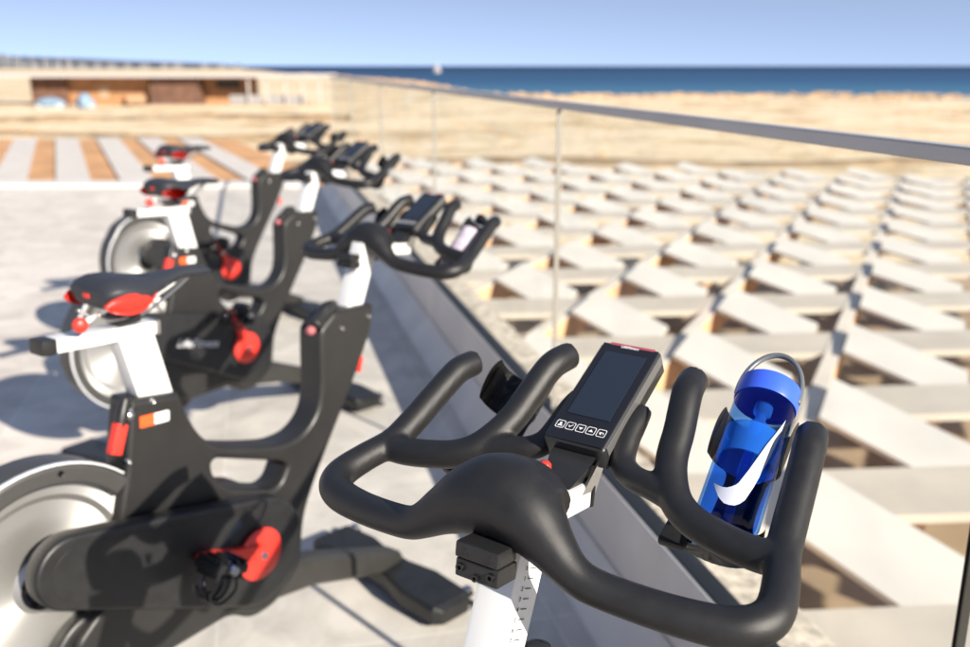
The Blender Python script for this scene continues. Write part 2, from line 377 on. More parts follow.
# sea
def sea_mat():
    m = bpy.data.materials.new('sea_water'); m.use_nodes = True; t = m.node_tree; b = t.nodes['Principled BSDF']
    tc = t.nodes.new('ShaderNodeTexCoord'); sx = t.nodes.new('ShaderNodeSeparateXYZ'); t.links.new(tc.outputs['Object'], sx.inputs[0])
    mr = t.nodes.new('ShaderNodeMapRange'); mr.inputs['From Min'].default_value = 180; mr.inputs['From Max'].default_value = 1500
    t.links.new(sx.outputs['Y'], mr.inputs['Value'])
    r = t.nodes.new('ShaderNodeValToRGB'); e = r.color_ramp.elements
    e[0].color = (.05, .15, .24, 1); e[1].color = (.010, .032, .085, 1); x = e.new(.15); x.color = (.022, .075, .16, 1)
    t.links.new(mr.outputs[0], r.inputs['Fac']); t.links.new(r.outputs['Color'], b.inputs['Base Color'])
    b.inputs['Roughness'].default_value = .55; b.inputs['Specular IOR Level'].default_value = .12
    n = t.nodes.new('ShaderNodeTexNoise'); n.inputs['Scale'].default_value = .25; n.inputs['Detail'].default_value = 5
    mp = t.nodes.new('ShaderNodeMapping'); mp.inputs['Scale'].default_value = (.3, 1, 1); t.links.new(tc.outputs['Object'], mp.inputs['Vector']); t.links.new(mp.outputs[0], n.inputs['Vector'])
    bp = t.nodes.new('ShaderNodeBump'); bp.inputs['Strength'].default_value = .5; bp.inputs['Distance'].default_value = .5
    t.links.new(n.outputs['Fac'], bp.inputs['Height']); t.links.new(bp.outputs['Normal'], b.inputs['Normal'])
    return m
bm = bmesh.new(); v = [bm.verts.new(p) for p in ((-40000, 120, SEA_Z), (40000, 120, SEA_Z), (40000, 45000, SEA_Z), (-40000, 45000, SEA_Z))]; bm.faces.new(v)
tag(fin('sea', bm, sea_mat()), kind='structure')
# surf line
bm = bmesh.new(); prev = None
for i in range(90):
    x = -110 + i * 4; y = shore(x) + 6 * math.sin(x * .05) + 3 * math.sin(x * .017 + 1) - 6
    wv = 1.6 + 1.2 * noise.noise(Vector((x * .06, 5, 0)))
    cur = [bm.verts.new((x, y, SEA_Z + .06)), bm.verts.new((x, y + wv, SEA_Z + .12))]
    if prev: bm.faces.new((prev[0], cur[0], cur[1], prev[1]))
    prev = cur
tag(fin('surf', bm, mat('sea_foam', (.8, .82, .83), .8)), kind='structure')

# headland far left
bm = bmesh.new(); prev = None
for i in range(60):
    x = -1500 + i * 20; u = i / 59
    h = max(0, min(1, (-430 - x) / 60)) * (8 + 15 * max(0, (-430 - x) / 440)) + 3 * noise.noise(Vector((x * .01, 0, 2))) * (1 - u)
    ring = [bm.verts.new((x, 1650, SEA_Z - 1)), bm.verts.new((x, 1700, SEA_Z + h * .6)), bm.verts.new((x, 1800, SEA_Z + h)), bm.verts.new((x, 2100, SEA_Z - 1))]
    if prev:
        for k in range(3): bm.faces.new((prev[k], ring[k], ring[k + 1], prev[k + 1]))
    prev = ring
tag(fin('hills', bm, mat('far_headland', (.06, .075, .10), .95, noise_s=.01, noise_a=.35), smooth=True), kind='structure')

# ================================================================== KERB, BALUSTRADE
KH = .35
bm = bmesh.new()
# inner upstand: sloping face then coping with soft bevels
prof = [(.625, -.3), (.625, .004), (.74, .33), (.755, .35), (.92, .35), (.92, -.3)]
prof = [(.80, -.3), (.80, .004), (.808, .018), (.893, .112), (.899, .124), (.899, .135), (.909, .137), (.909, .150), (.899, .152), (.903, .34), (.909, .352), (.9165, .352), (.9165, -.3)]
for d0, d1 in ((-5.8, 11.55),):
    a = [bm.verts.new(bal(d0, n, z)) for n, z in prof]; b = [bm.verts.new(bal(d1, n, z)) for n, z in prof]
    for k in range(len(prof)):
        k2 = (k + 1) % len(prof); bm.faces.new((a[k], a[k2], b[k2], b[k]))
    bm.faces.new(a[::-1]); bm.faces.new(b)
bmesh.ops.recalc_face_normals(bm, faces=bm.faces)
kerb = fin('terrace_kerb', bm, M['kerbmetal'], auto=30)
tag(kerb, 'low grey metal-clad kerb running along the terrace edge under the glass', 'kerb')
# outer stone ledge
bm = bmesh.new(); slab(bm, -5.8, 11.6, .965, 1.13, -.5, .30)
led = fin('stone_ledge', bm, mat('pebbled_stone', (.52, .45, .36), .9, noise_s=28, noise_a=.45, bump=1, bump_s=60))
tag(led, 'rough cream stone ledge just outside the glass balustrade', 'ledge')
balus = empty('glass_balustrade', bal(0, .94, 0), 0)
tag(balus, 'clear glass balustrade with slim grey top rail between the bikes and the sea', 'balustrade')
def bpart(name, bm, m, auto=None, parent=balus):
    o = fin(name, bm, m, None, auto=auto); off = -balus.location
    if parent is balus: o.data.transform(Matrix.Translation(off)); o.parent = balus
    return o
joints = [-3.0, -1.1, .965, 2.815, 4.87, 6.9, 8.9, 10.9]
for a, b in zip(joints, joints[1:]):
    bm = bmesh.new(); slab(bm, a + .003, b - .003, .934, .946, .33, 1.345); bpart('glass_panel', bm, M['glass'])
    bm = bmesh.new(); slab(bm, a + .0024, a + (.0045 if a == .965 else .0030), .9325, .9475, .36, 1.343); bpart('panel_edge', bm, M['edge'] if a == .965 else M['edge2'])
    bm = bmesh.new(); slab(bm, b - (.0045 if b == .965 else .0030), b - .0024, .9325, .9475, .36, 1.343); bpart('panel_edge', bm, M['edge'] if b == .965 else M['edge2'])
bm = bmesh.new(); slab(bm, -5.8, 11.5, .917, .963, .10, .358); bpart('base_channel', bm, M['seal'])
bm = bmesh.new(); slab(bm, -3.0, 10.9, .925, .955, 1.3455, 1.3695)
bmesh.ops.bevel(bm, geom=list(bm.edges), offset=.003, segments=2, affect='EDGES'); bpart('top_rail', bm, M['alu'], auto=30)

# ================================================================== PERGOLA (triangular lattice, lower level)
Z0 = -.70
E1 = Vector((.67, 1.40, 0)); E2 = Vector((1.33, .09, 0))
WA = Vector((1.83, 3.91, 0))
m_board = mat('white_board', (.60, .56, .50), .7, noise_s=1.5, noise_a=.07)
m_grey = mat('grey_beam', (.50, .44, .365), .75, noise_s=2, noise_a=.1)
m_pale = mat('pale_rib', (.64, .57, .48), .75, noise_s=2, noise_a=.1)
m_wood = mat('warm_timber', (.66, .40, .22), .75, noise_s=3, noise_a=.25)
perg = empty('lattice_pergola', (0, 0, GZ)); tag(perg, 'white lattice pergola of crossing boards below the glass balustrade', 'pergola')
def pp(name, bm, m, kind=None):
    bmesh.ops.recalc_face_normals(bm, faces=bm.faces)
    o = fin(name, bm, m); o.data.transform(Matrix.Translation(-perg.location)); o.parent = perg
    if kind: o['kind'] = kind
    return o
def inside(p):
    n = p.dot(BN); d = p.dot(BD)
    return n > 1.45 and p.y < 22 - .33 * p.x and p.x < 12 and p.y > .6 and p.x < 4 + p.y * .62
def prism(bm, poly, z0, z1, tilt=None):
    n = len(poly)
    zz = [tilt(p) if tilt else 0 for p in poly]
    a = [bm.verts.new((p.x, p.y, z0 + z)) for p, z in zip(poly, zz)]; b = [bm.verts.new((p.x, p.y, z1 + z)) for p, z in zip(poly, zz)]
    bm.faces.new(a[::-1]); bm.faces.new(b)
    for i in range(n): bm.faces.new((a[i], a[(i + 1) % n], b[(i + 1) % n], b[i]))
# row beams (direction E2)
e2 = E2.normalized(); e1 = E1.normalized(); e3 = (E1 - E2).normalized()
rowfar0 = Vector((1.73, 3.43, 0))             # far edge line of row 0
cells = []
for i in range(-2, 15):
    base = rowfar0 + E1 * i
    lo = hi = None
    for k in range(-60, 90):
        p = base + e2 * (k * .25)
        if inside(p):
            lo = p if lo is None else lo; hi = p
    if lo is None: continue
    bm = bmesh.new(); n2 = Vector((e2.y, -e2.x, 0))          # towards camera
    prism(bm, [lo, hi, hi + n2 * .56, lo + n2 * .56], Z0 - .05, Z0)
    pp('cross_beam', bm, m_grey)
    for k in range(-12, 14):
        c = WA + E1 * i + E2 * k
        if inside(c): cells.append((c, i, k))
# ribs (direction E1)
for k in range(-10, 12):
    base = WA + E2 * k - e2 * .585 - E1 * .04
    lo = hi = None
    for q in range(-60, 130):
        p = base + e1 * (q * .25)
        if inside(p):
            lo = p if lo is None else lo; hi = p
    if lo is None or (hi - lo).length < .5: continue
    s = Vector((e1.y, -e1.x, 0))
    bm = bmesh.new(); prism(bm, [lo - s * .05, hi - s * .05, hi + s * .045, lo + s * .045], Z0 - .24, Z0 - .012); pp('rib', bm, m_wood)
    bm = bmesh.new(); prism(bm, [lo - s * .06, hi - s * .06, hi + s * .05, lo + s * .05], Z0 - .008, Z0 + .006); pp('rib_cap', bm, m_pale)
# white boards
cells.sort(key=lambda c: c[0].length)
hl, hw = .55, .365                              # half extents along e3 and e1
rest = bmesh.new(); nrest = 0
for n, (c, i, k) in enumerate(cells):
    poly = [c + e3 * hl - e1 * hw * .0 + e1 * hw, c - e3 * hl + e1 * hw, c - e3 * hl - e1 * hw, c + e3 * hl - e1 * hw]
    def tilt(p, c=c): return .0 + (p - c).dot(e3) * .085
    if n < 100:
        bm = bmesh.new(); prism(bm, poly, Z0 - .005, Z0 + .025, tilt); pp('roof_board', bm, m_board)
    else:
        prism(rest, poly, Z0 - .005, Z0 + .025, tilt); nrest += 1
if nrest: pp('far_roof_boards', rest, m_board, 'stuff')
else: rest.free()
# posts under the pergola
for i in range(0, 10, 3):
    for k in range(-6, 9, 3):
        p = rowfar0 + E1 * i + E2 * k
        if inside(p):
            bm = bmesh.new(); box(bm, (p.x, p.y - .2, (Z0 - .3 + GZ) / 2), (.18, .18, Z0 - .3 - GZ)); pp('post', bm, m_wood)
# paving underneath
bm = bmesh.new(); slab(bm, -3, 19, 1.2, 16, GZ - .2, GZ + .10)
tag(fin('lower_paving', bm, mat('lower_paving', (.34, .25, .16), .85, noise_s=.7, noise_a=.25)), kind='structure')

# striped boardwalk beyond the far deck edge
walk = empty('striped_canopy', (-6, 16, 0)); tag(walk, 'flat canopy of long white slats over orange timber beyond the far deck edge', 'canopy')
dw = Vector((math.sin(R(-24)), math.cos(R(-24)), 0)); m_slat = mat('pale_slat', (.54, .50, .455), .7, noise_s=2, noise_a=.08)
m_otimber = mat('orange_timber', (.50, .27, .12), .75, noise_s=1.2, noise_a=.25)
bm = bmesh.new()
def wq(x, d): p = Vector((x, DECK_FAR, 0)) + dw * (d / dw.y); return p
far = 8.4
quad = [wq(-9.2, .04), wq(-1.75, .04), wq(-1.75, far), wq(-9.2, far)]
prism(bm, quad, -.40, -.065); o = fin('timber_panel', bm, m_otimber, None); bmesh.ops
o.data.transform(Matrix.Translation(-walk.location)); o.parent = walk
for k in range(-2, 12):
    x0 = -6.46 + k * .88
    if x0 > -2.1: break
    f2 = far - (0 if k < 7 else (k - 6) * .9)
    bm = bmesh.new(); prism(bm, [wq(x0, .04), wq(x0 + .48, .04), wq(x0 + .48, f2), wq(x0, f2)], -.062, -.03)
    bmesh.ops.recalc_face_normals(bm, faces=bm.faces)
    o = fin('slat', bm, m_slat); o.data.transform(Matrix.Translation(-walk.location)); o.parent = walk

# ================================================================== BEACH BUILDING
bb = empty('beach_pavilion', (-45, 116, GZ)); tag(bb, 'long low timber beach pavilion with a thin flat white roof', 'building')
m_brown = mat('dark_timber', (.13, .065, .04), .8, noise_s=1, noise_a=.3); m_tan = mat('tan_timber', (.36, .185, .085), .8, noise_s=1, noise_a=.2)
m_white = mat('white_render', (.46, .42, .40), .7)
def bx(name, x0, x1, y0, y1, z0, z1, m, parent=bb):
    bm = bmesh.new(); box(bm, ((x0 + x1) / 2, (y0 + y1) / 2, (z0 + z1) / 2), (x1 - x0, y1 - y0, z1 - z0))
    o = fin(name, bm, m); root = parent
    while root.parent: root = root.parent
    o.data.transform(Matrix.Translation(-root.location)); o.parent = parent; return o
Yb = 116
def X(u, y=Yb): return (u - 485) / 966.0 * y * 1.0
bx('roof', X(-60), X(325), Yb - 2, Yb + 9, .15, .50, m_white)
w1 = bx('wall', X(28), X(64), Yb, Yb + 6, GZ - .3, .12, m_brown)
w2 = bx('wall', X(64.2), X(145), Yb + .6, Yb + 6, GZ - .3, .12, m_tan)
bx('window', X(95), X(104), Yb + .5, Yb + .6, -2.4, -.9, mat('pale_pane', (.42, .30, .2), .3), w2)
bx('bench', X(125), X(143), Yb - .6, Yb + .5, -2.9, -1.9, mat('sand_bench', (.42, .26, .15), .7))
w3 = bx('wall', X(150), X(199), Yb - .8, Yb + 6, GZ - .3, .12, m_brown)
w4 = bx('wall', X(199.5), X(245), Yb + 1.5, Yb + 6, GZ - .3, .12, m_tan)
bx('opening', X(212), X(236), Yb + 1.4, Yb + 1.5, -1.2, -.2, mat('dark_opening', (.03, .025, .02), .5), w4)
for u in (250, 268, 287, 304, 321):
    bx('column', X(u) - .09, X(u) + .09, Yb - 1.6, Yb - 1.3, GZ - .3, .12, m_white)
bx('terrace_screen', X(230), X(262), Yb - 1.2, Yb - 1.1, GZ - .2, -1.9, mat('screen_panel', (.30, .29, .28), .5))
bx('terrace_screen', X(268), X(304), Yb - 1.2, Yb - 1.1, GZ - .2, -1.9, bpy.data.materials['screen_panel'])
# planks of the terrace beside it
tb = empty('pavilion_deck', (-25, 112, GZ)); tag(tb, 'low pale timber platform in front of the beach pavilion', 'platform')
bx('platform', X(155), X(330), Yb - 9, Yb - 2.1, GZ - .2, GZ + .25, mat('pale_platform', (.55, .42, .28), .8), tb)
# blue covered loungers / boats
def blue_cover(u0, u1, z, lab):
    o = empty('covered_boat', (X(u0), Yb - 7, GZ)); bm = bmesh.new()
    x0, x1 = X(u0, Yb - 7), X(u1, Yb - 7); ctr = [(x0, Yb - 7, GZ + .45, .15), ((x0 * .8 + x1 * .2), Yb - 7, GZ + .5, .55), ((x0 + x1) / 2, Yb - 7, GZ + .6, z * .6), ((x0 * .2 + x1 * .8), Yb - 7, GZ + .5, .5), (x1, Yb - 7, GZ + .4, .12)]
    sweep(bm, ctr, 5, 10); bmesh.ops.scale(bm, vec=(1, 1, 1), verts=bm.verts)
    h = fin('cover', bm, mat('blue_tarp', (.17, .25, .34), .6, noise_s=2, noise_a=.3), smooth=True); h.data.transform(Matrix.Translation(-o.location)); h.parent = o
    bm = bmesh.new(); box(bm, ((x0 + x1) / 2, Yb - 7, GZ + .22), ((x1 - x0) * .8, .9, .34)); h = fin('hull', bm, M['white'])
    h.data.transform(Matrix.Translation(-o.location)); h.parent = o
    tag(o, lab, 'boat', 'covered boats on the sand')
blue_cover(30, 62, 1.1, 'wide low boat under a blue cover before the dark timber wall')
blue_cover(70, 92, 1.9, 'taller boat under a blue cover at the left end of the tan wall')

# far town
tm = mat('town_wall', (.16, .17, .19), .8); tm2 = mat('town_roof', (.18, .16, .16), .8)
ORD = ['leftmost', 'second from left', 'third from left', 'fourth from left', 'fifth from left', 'sixth from left', 'seventh from left', 'the middle one', 'seventh from right', 'sixth from right', 'fifth from right', 'fourth from right', 'third from right', 'second from right', 'rightmost']
town = []
tx = [(3, 3, 18), (9, 4, 15), (17, 3, 10), (26, 4, 6), (36, 6, 5), (48, 4, 7), (58, 6, 5), (70, 5, 6), (83, 7, 4), (98, 5, 5), (112, 6, 3.5), (128, 4, 4), (145, 7, 3), (165, 5, 4), (178, 8, 3.5), (205, 5, 3), (222, 4, 2.5), (238, 5, 2.2)]
names = ['tall pale tower block at the far left of the skyline', 'second tall pale block beside the leftmost tower', 'mid-height pale block right of the two towers on the skyline']
for i, (u, wpx, h) in enumerate(tx):
    D = 1640; x = (u - 485) / 966 * D; wd = wpx / 966 * D; b = empty('distant_building', (x, D, SEA_Z))
    bm = bmesh.new(); box(bm, (0, 0, (h + 4.6) / 2 + 1), (wd, 12, h + 4.6 + 2)); wl = fin('wall', bm, tm, b)
    bm = bmesh.new(); box(bm, (0, 0, h + 4.6 + 2.4), (wd * 1.06, 13, .8)); fin('roof', bm, tm2 if i % 3 else tm, b)
    tag(b, names[i] if i < 3 else 'small pale building on the far shore skyline, %s of fifteen' % ORD[i - 3], 'building', None if i < 3 else 'small buildings along the far shore')
for i, (u, h) in enumerate([(20, 26), (33, 22), (45, 20), (60, 24), (69, 19)]):
    D = 1500; x = (u - 485) / 966 * D; b = empty('mast', (x, D, SEA_Z)); bm = bmesh.new(); tube(bm, [(0, 0, 0), (0, 0, h)], [.5, .3], 8); fin('pole', bm, m_white, b)
    bm = bmesh.new(); box(bm, (0, 0, h * .8), (3, .3, .3)); fin('crossbar', bm, m_white, b)
    tag(b, 'thin pale mast rising on the far left shoreline, %s of five' % ['leftmost', 'second from left', 'the middle one', 'second from right', 'rightmost'][i], 'mast', 'masts on the far shore')
# sailing boat
sb = empty('sailing_boat', ((437 - 485) / 966 * 900, 900, SEA_Z)); tag(sb, 'small white sailing boat alone on the horizon', 'boat')
bm = bmesh.new(); sweep(bm, [(-3.4, 0, .5, .2), (-2.4, 0, .5, .8), (0, 0, .5, 1.0), (2.4, 0, .6, .7), (4, 0, .9, .1)], 4, 10); fin('hull', bm, m_white, sb, smooth=True)
bm = bmesh.new(); tube(bm, [(0, 0, .5), (0, 0, 10.5)], [.12, .06], 8); fin('mast', bm, M['steel'], sb)
bm = bmesh.new()
for pts in ([(-.2, 0, 2), (-.2, 0, 10), (-2.6, .5, 2)], [(.3, 0, 9), (.3, 0, 1.6), (3.6, .4, 1.3)]):
    a = [bm.verts.new(p) for p in pts]; b = [bm.verts.new(Vector(p) + Vector((0, .06, 0))) for p in pts]
    bm.faces.new(a); bm.faces.new(b[::-1])
    for i in range(3): bm.faces.new((a[i], a[(i + 1) % 3], b[(i + 1) % 3], b[i]))
fin('sail', bm, m_white, sb)

# ================================================================== BIKE
BIKE = empty('exercise_bike')
bar_parts, seat_parts = [], []
def arc(cx, cz, r, a0, a1, n):   # degrees, 0=+x, 90=+z
    return [(cx + r * math.cos(R(a0 + (a1 - a0) * k / n)), cz + r * math.sin(R(a0 + (a1 - a0) * k / n))) for k in range(n + 1)]
# --- frame
outer = [(-.362, .823, .008), (-.247, .806, .008), (-.236, .764, .03), (-.206, .697, .04), (-.165, .656, .03), (-.073, .622, .05), (.03, .592, .04), (.10, .596, .05), (.150, .635, .05), (.165, .70, .05),
         (.168, .796, .04), (.172, .846, .012), (.226, .882, .012), (.371, .874, .012), (.357, .805, .03), (.286, .686, .05), (.186, .545, .05), (.126, .455, .05), (.086, .383, .04), (.064, .250, .03), (-.02, .186, .03),
         (-.10, .182, .03), (-.16, .226, .03), (-.42, .222, .03), (-.56, .26, .02), (-.60, .345, .02), (-.55, .40, .03), (-.48, .42, .02), (-.43, .52, .05), (-.415, .60, .04), (-.388, .68, .03), (-.380, .74, .03)]
hole = [(-.180, .620, .012), (-.165, .626, .01), (.018, .553, .012), (.042, .536, .012), (.018, .497, .014), (-.012, .490, .014), (-.142, .545, .02), (-.178, .590, .014)]
fr = profile('frame', [rounded(outer), rounded(hole, n=4)], 0, .040, .012, M['frame'], BIKE)
# raised rear spine web: thicker lower housing behind the cover
profile('lower_housing', [rounded([(-.53, .30, .02), (-.56, .36, .03), (-.46, .44, .04), (-.30, .50, .05), (-.05, .49, .05), (.05, .42, .05), (.05, .285, .04), (-.03, .205, .03), (-.10, .202, .03), (-.17, .245, .03), (-.40, .24, .03), (-.52, .27, .03)])], 0, .058, .012, M['frame'], BIKE)
# seam bolts
def bolt(x, y, z, r=.005, parent=BIKE, m=None, d=(0, -1, 0)):
    bm = bmesh.new(); lathe(bm, [(0, .004), (r * .5, .004), (r * .55, .002), (r * .9, .003), (r, .001), (r, -.004)], (x, y, z), d, 14); return fin('bolt', bm, m or M['steel'], parent, auto=40)
for p in [(-.315, .808), (.345, .845), (.245, .835), (-.30, .30), (-.06, .245), (-.385, .70)]: bolt(p[0], -.0405, p[1])
# --- belt cover right & left
def stadium(c1, r1, c2, r2, n=14):
    a = Vector(c1); b = Vector(c2); d = b - a; ang = math.degrees(math.atan2(d.y, d.x)); off = math.degrees(math.acos((r1 - r2) / d.length))
    return arc(c1[0], c1[1], r1, ang + off, ang + 360 - off, n) + arc(c2[0], c2[1], r2, ang - off, ang + off, n)
for s in (-1, 1):
    bc = profile('belt_cover', [stadium((-.560, .550), .074, (-.110, .388), .130)], s * .079, .022, .008, M['plastic'], BIKE)
    profile('cover_panel', [stadium((-.548, .545), .056, (-.115, .390), .110)], s * .1005, .0012, .0005, M['plastic'], bc)
# --- flywheel
bm = bmesh.new()
FW = (-.575, 0, .505)
lathe(bm, [(.05, -.022), (.06, -.012), (.165, -.008), (.178, -.016), (.205, -.016), (.208, -.012), (.208, .012), (.205, .016), (.178, .016), (.165, .008), (.06, .012), (.05, .022)], FW, (0, 1, 0), 72)
bmesh.ops.translate(bm, vec=-Vector(FW), verts=bm.verts); fly = fin('flywheel', bm, M['fly'], BIKE, auto=25); fly.location = FW
bm = bmesh.new(); lathe(bm, [(0, -.050), (.014, -.050), (.018, -.046), (.032, -.03), (.05, -.02), (.05, .02), (.045, .03), (.024, .048), (.018, .052), (0, .052)], (0, 0, 0), (0, 1, 0), 32); fin('hub', bm, M['bezel'], fly, auto=30)
# --- flywheel guard: outer arc ring, wide at the top, slim around the rear
oc = arc(-.575, .500, .249, 40, 128, 16) + arc(-.575, .505, .236, 150, 262, 20); 
ic = arc(-.575, .505, .204, 40, 262, 36)
gd = profile('flywheel_guard', [oc + ic[::-1]], 0, .0455, .008, M['guard'], BIKE)
tc_ = arc(-.575, .500, .2535, 46, 128, 14) + arc(-.575, .505, .242, 150, 258, 20)
ti_ = arc(-.575, .500, .2495, 46, 128, 14) + arc(-.575, .505, .2365, 150, 258, 20)
for s in (-1,): profile('trim', [tc_ + ti_[::-1]], s * .043, .0045, .0008, M['silver'], gd)
bolt(-.53, -.046, .728, .006, gd, M['bolt'])
# --- label on the seat tube
def plate(bm, pts, y, t=.0008):
    a = [bm.verts.new((x, y, z)) for x, z in pts]; b = [bm.verts.new((x, y - t, z)) for x, z in pts]
    bm.faces.new(a); bm.faces.new(b[::-1])
    for i in range(len(pts)): bm.faces.new((a[i], a[(i + 1) % len(pts)], b[(i + 1) % len(pts)], b[i]))
    bmesh.ops.recalc_face_normals(bm, faces=bm.faces)
bm = bmesh.new(); plate(bm, rounded([(-.350, .761), (-.280, .755), (-.278, .778), (-.348, .784)], .004, 3), -.0405); lb = fin('label_sticker', bm, M['sticker'], BIKE)
bm = bmesh.new(); plate(bm, rounded([(-.3508, .7602), (-.316, .7572), (-.314, .7818), (-.3488, .7848)], .003, 3), -.0414); fin('orange_patch', bm, M['orange'], lb)
bm = bmesh.new(); plate(bm, [(-.310, .7685), (-.288, .7665), (-.288, .770), (-.310, .772)], -.0414); fin('print_line', bm, M['ink'], lb)
# --- seat post, slider, saddle
def prism_along(bm, p0, p1, wx, wy, bev=.004):
    p0, p1 = Vector(p0), Vector(p1); d = p1 - p0; F = frame_to(d, Vector((1, 0, 0)))   # side=y-ish
    box(bm, (p0 + p1) / 2, (wy, wx, d.length), F, bev)
bm = bmesh.new(); prism_along(bm, (-.282, 0, .77), (-.324, 0, .952), .078, .042); seatpost = fin('seat_post', bm, M['white'], BIKE, auto=35)
bm = bmesh.new(); prism_along(bm, (-.492, 0, .9660), (-.274, 0, .9535), .027, .045); sl_ = fin('seat_slider', bm, M['white'], BIKE, auto=35); seat_parts.append(sl_)
bm = bmesh.new(); prism_along(bm, (-.522, 0, .9678), (-.4925, 0, .9660), .031, .048, .006); fin('end_cap', bm, M['plastic'], sl_, auto=35)
bm = bmesh.new(); prism_along(bm, (-.2735, 0, .953), (-.266, 0, .9525), .03, .046, .003); fin('end_cap', bm, M['steel'], sl_, auto=35)
def saddle():
    bm = bmesh.new(); sec = []
    #  x, halfwidth, top z, drop, bottom z
    S = [(-.446, .048, 1.056, .012, 1.036), (-.440, .070, 1.067, .018, 1.020), (-.415, .083, 1.078, .030, 1.008), (-.375, .084, 1.078, .038, 1.000), (-.335, .076, 1.070, .036, 1.004), (-.295, .056, 1.064, .026, 1.018), (-.25, .038, 1.062, .016, 1.030), (-.20, .027, 1.064, .012, 1.036), (-.15, .024, 1.060, .010, 1.032), (-.118, .020, 1.054, .010, 1.032), (-.106, .010, 1.046, .006, 1.036)]
    ns = spline(S, 4); rings = []
    for x, hw, zt, dr, zb in ns:
        x = -.266 + (x + .28) * .86; zb = zb + .005; hw *= .9
        ring = []
        for k in range(24):
            a = 2 * math.pi * k / 24; cy = math.cos(a); cz = math.sin(a)
            y = hw * math.copysign(abs(cy) ** .62, cy)
            if cz >= 0: z = zt - dr * .55 * abs(cy) ** 2.6 - (1 - cz) * .004
            else: z = zb + (zt - dr * .55 - zb) * (1 - abs(cz) ** .9)
            if hw > .05 and cz > 0: z -= .004 * math.exp(-(y / .012) ** 2)
            ring.append(bm.verts.new((x, y, z)))
        rings.append(ring)
    for a, b in zip(rings, rings[1:]):
        for k in range(24): bm.faces.new((a[k], b[k], b[(k + 1) % 24], a[(k + 1) % 24]))
    bm.faces.new(rings[0]); bm.faces.new(rings[-1][::-1]); bmesh.ops.recalc_face_normals(bm, faces=bm.faces)
    s = fin('saddle', bm, M['navy'], BIKE, smooth=True)
    for sd in (-1, 1):
        bm = bmesh.new(); pts = []
        n = 12; R_ = []
        for i in range(n + 1):
            t = i / n; xo = -.443 + t * .155; x = -.276 + (xo + .28) * .86
            hw = .0015 + (.0815 if True else 0) * 0
            # follow saddle side
            import bisect
            hwid = [q[1] for q in ns if q[0] <= xo + .01][-1] * .9
            h = .021 * math.sin(math.pi * min(1, max(0, t))) ** .55 + .0015
            zc = 1.033 - .004 * math.sin(math.pi * t)
            R_.append([bm.verts.new((x, sd * (hwid * q + .0025), zc + h * e)) for q, e in ((.93, -1), (.99, -.55), (1.005, 0), (1.0, .5), (.96, .98))])
        for a, b in zip(R_, R_[1:]):
            for k in range(4): bm.faces.new((a[k], b[k], b[k + 1], a[k + 1]))
        bmesh.ops.solidify(bm, geom=list(bm.faces), thickness=.003)
        bmesh.ops.recalc_face_normals(bm, faces=bm.faces)
        fin('side_panel', bm, M['red'], s, smooth=True)
    bm = bmesh.new(); box(bm, (-.409, 0, 1.045), (.006, .020, .010), None, .004); fin('rear_panel', bm, M['red'], s, auto=35)
    for sd in (-1, 1):
        bm = bmesh.new(); sweep(bm, [(-.41, sd * .035, 1.012, .0035), (-.38, sd * .024, .993, .0035), (-.30, sd * .02, .99, .0035), (-.22, sd * .012, 1.02, .0035), (-.17, sd * .006, 1.044, .0035)], 5, 8); fin('seat_rail', bm, M['steel'], s, smooth=True)
    bm = bmesh.new(); box(bm, (-.335, 0, .986), (.05, .05, .022), None, .005); fin('seat_clamp', bm, M['plastic'], s, auto=35)
    return s
sad = saddle(); seat_parts.append(sad)
# adjusting knob and lever behind the saddle
bm = bmesh.new(); tube(bm, [(-.41, -.028, 1.01), (-.452, -.044, 1.003)], .006, 10); kn = fin('saddle_lever', bm, M['white'], BIKE, smooth=True); seat_parts.append(kn)
bm = bmesh.new(); lathe(bm, [(0, -.010), (.010, -.010), (.014, -.005), (.015, 0), (.014, .005), (.010, .010), (0, .010)], (-.455, -.045, 1.003), (.3, 1, 0), 20); fin('knob', bm, M['red'], kn, smooth=True)
bm = bmesh.new(); sweep(bm, [(-.38, -.05, .838, .010), (-.395, -.055, .81, .012), (-.405, -.058, .785, .011)], 4, 12); lv = fin('seat_post_lever', bm, M['plastic'], BIKE, smooth=True)
bm = bmesh.new(); prism_along(bm, (-.403, -.058, .792), (-.428, -.063, .735), .026, .02, .005); fin('lever_tip', bm, M['red'], lv, auto=40)
bm = bmesh.new(); tube(bm, [(-.36, -.03, .80), (-.385, -.058, .80)], .010, 12); fin('pin', bm, M['steel'], lv, smooth=True)
# --- handlebar post
P0, P1 = Vector((.33, 0, .84)), Vector((.415, 0, 1.030))
bm = bmesh.new(); prism_along(bm, P0 - (P1 - P0) * .1, P1, .055, .042, .005); hp = fin('handlebar_post', bm, M['white'], BIKE, auto=35)
F = frame_to(P1 - P0, Vector((1, 0, 0)))
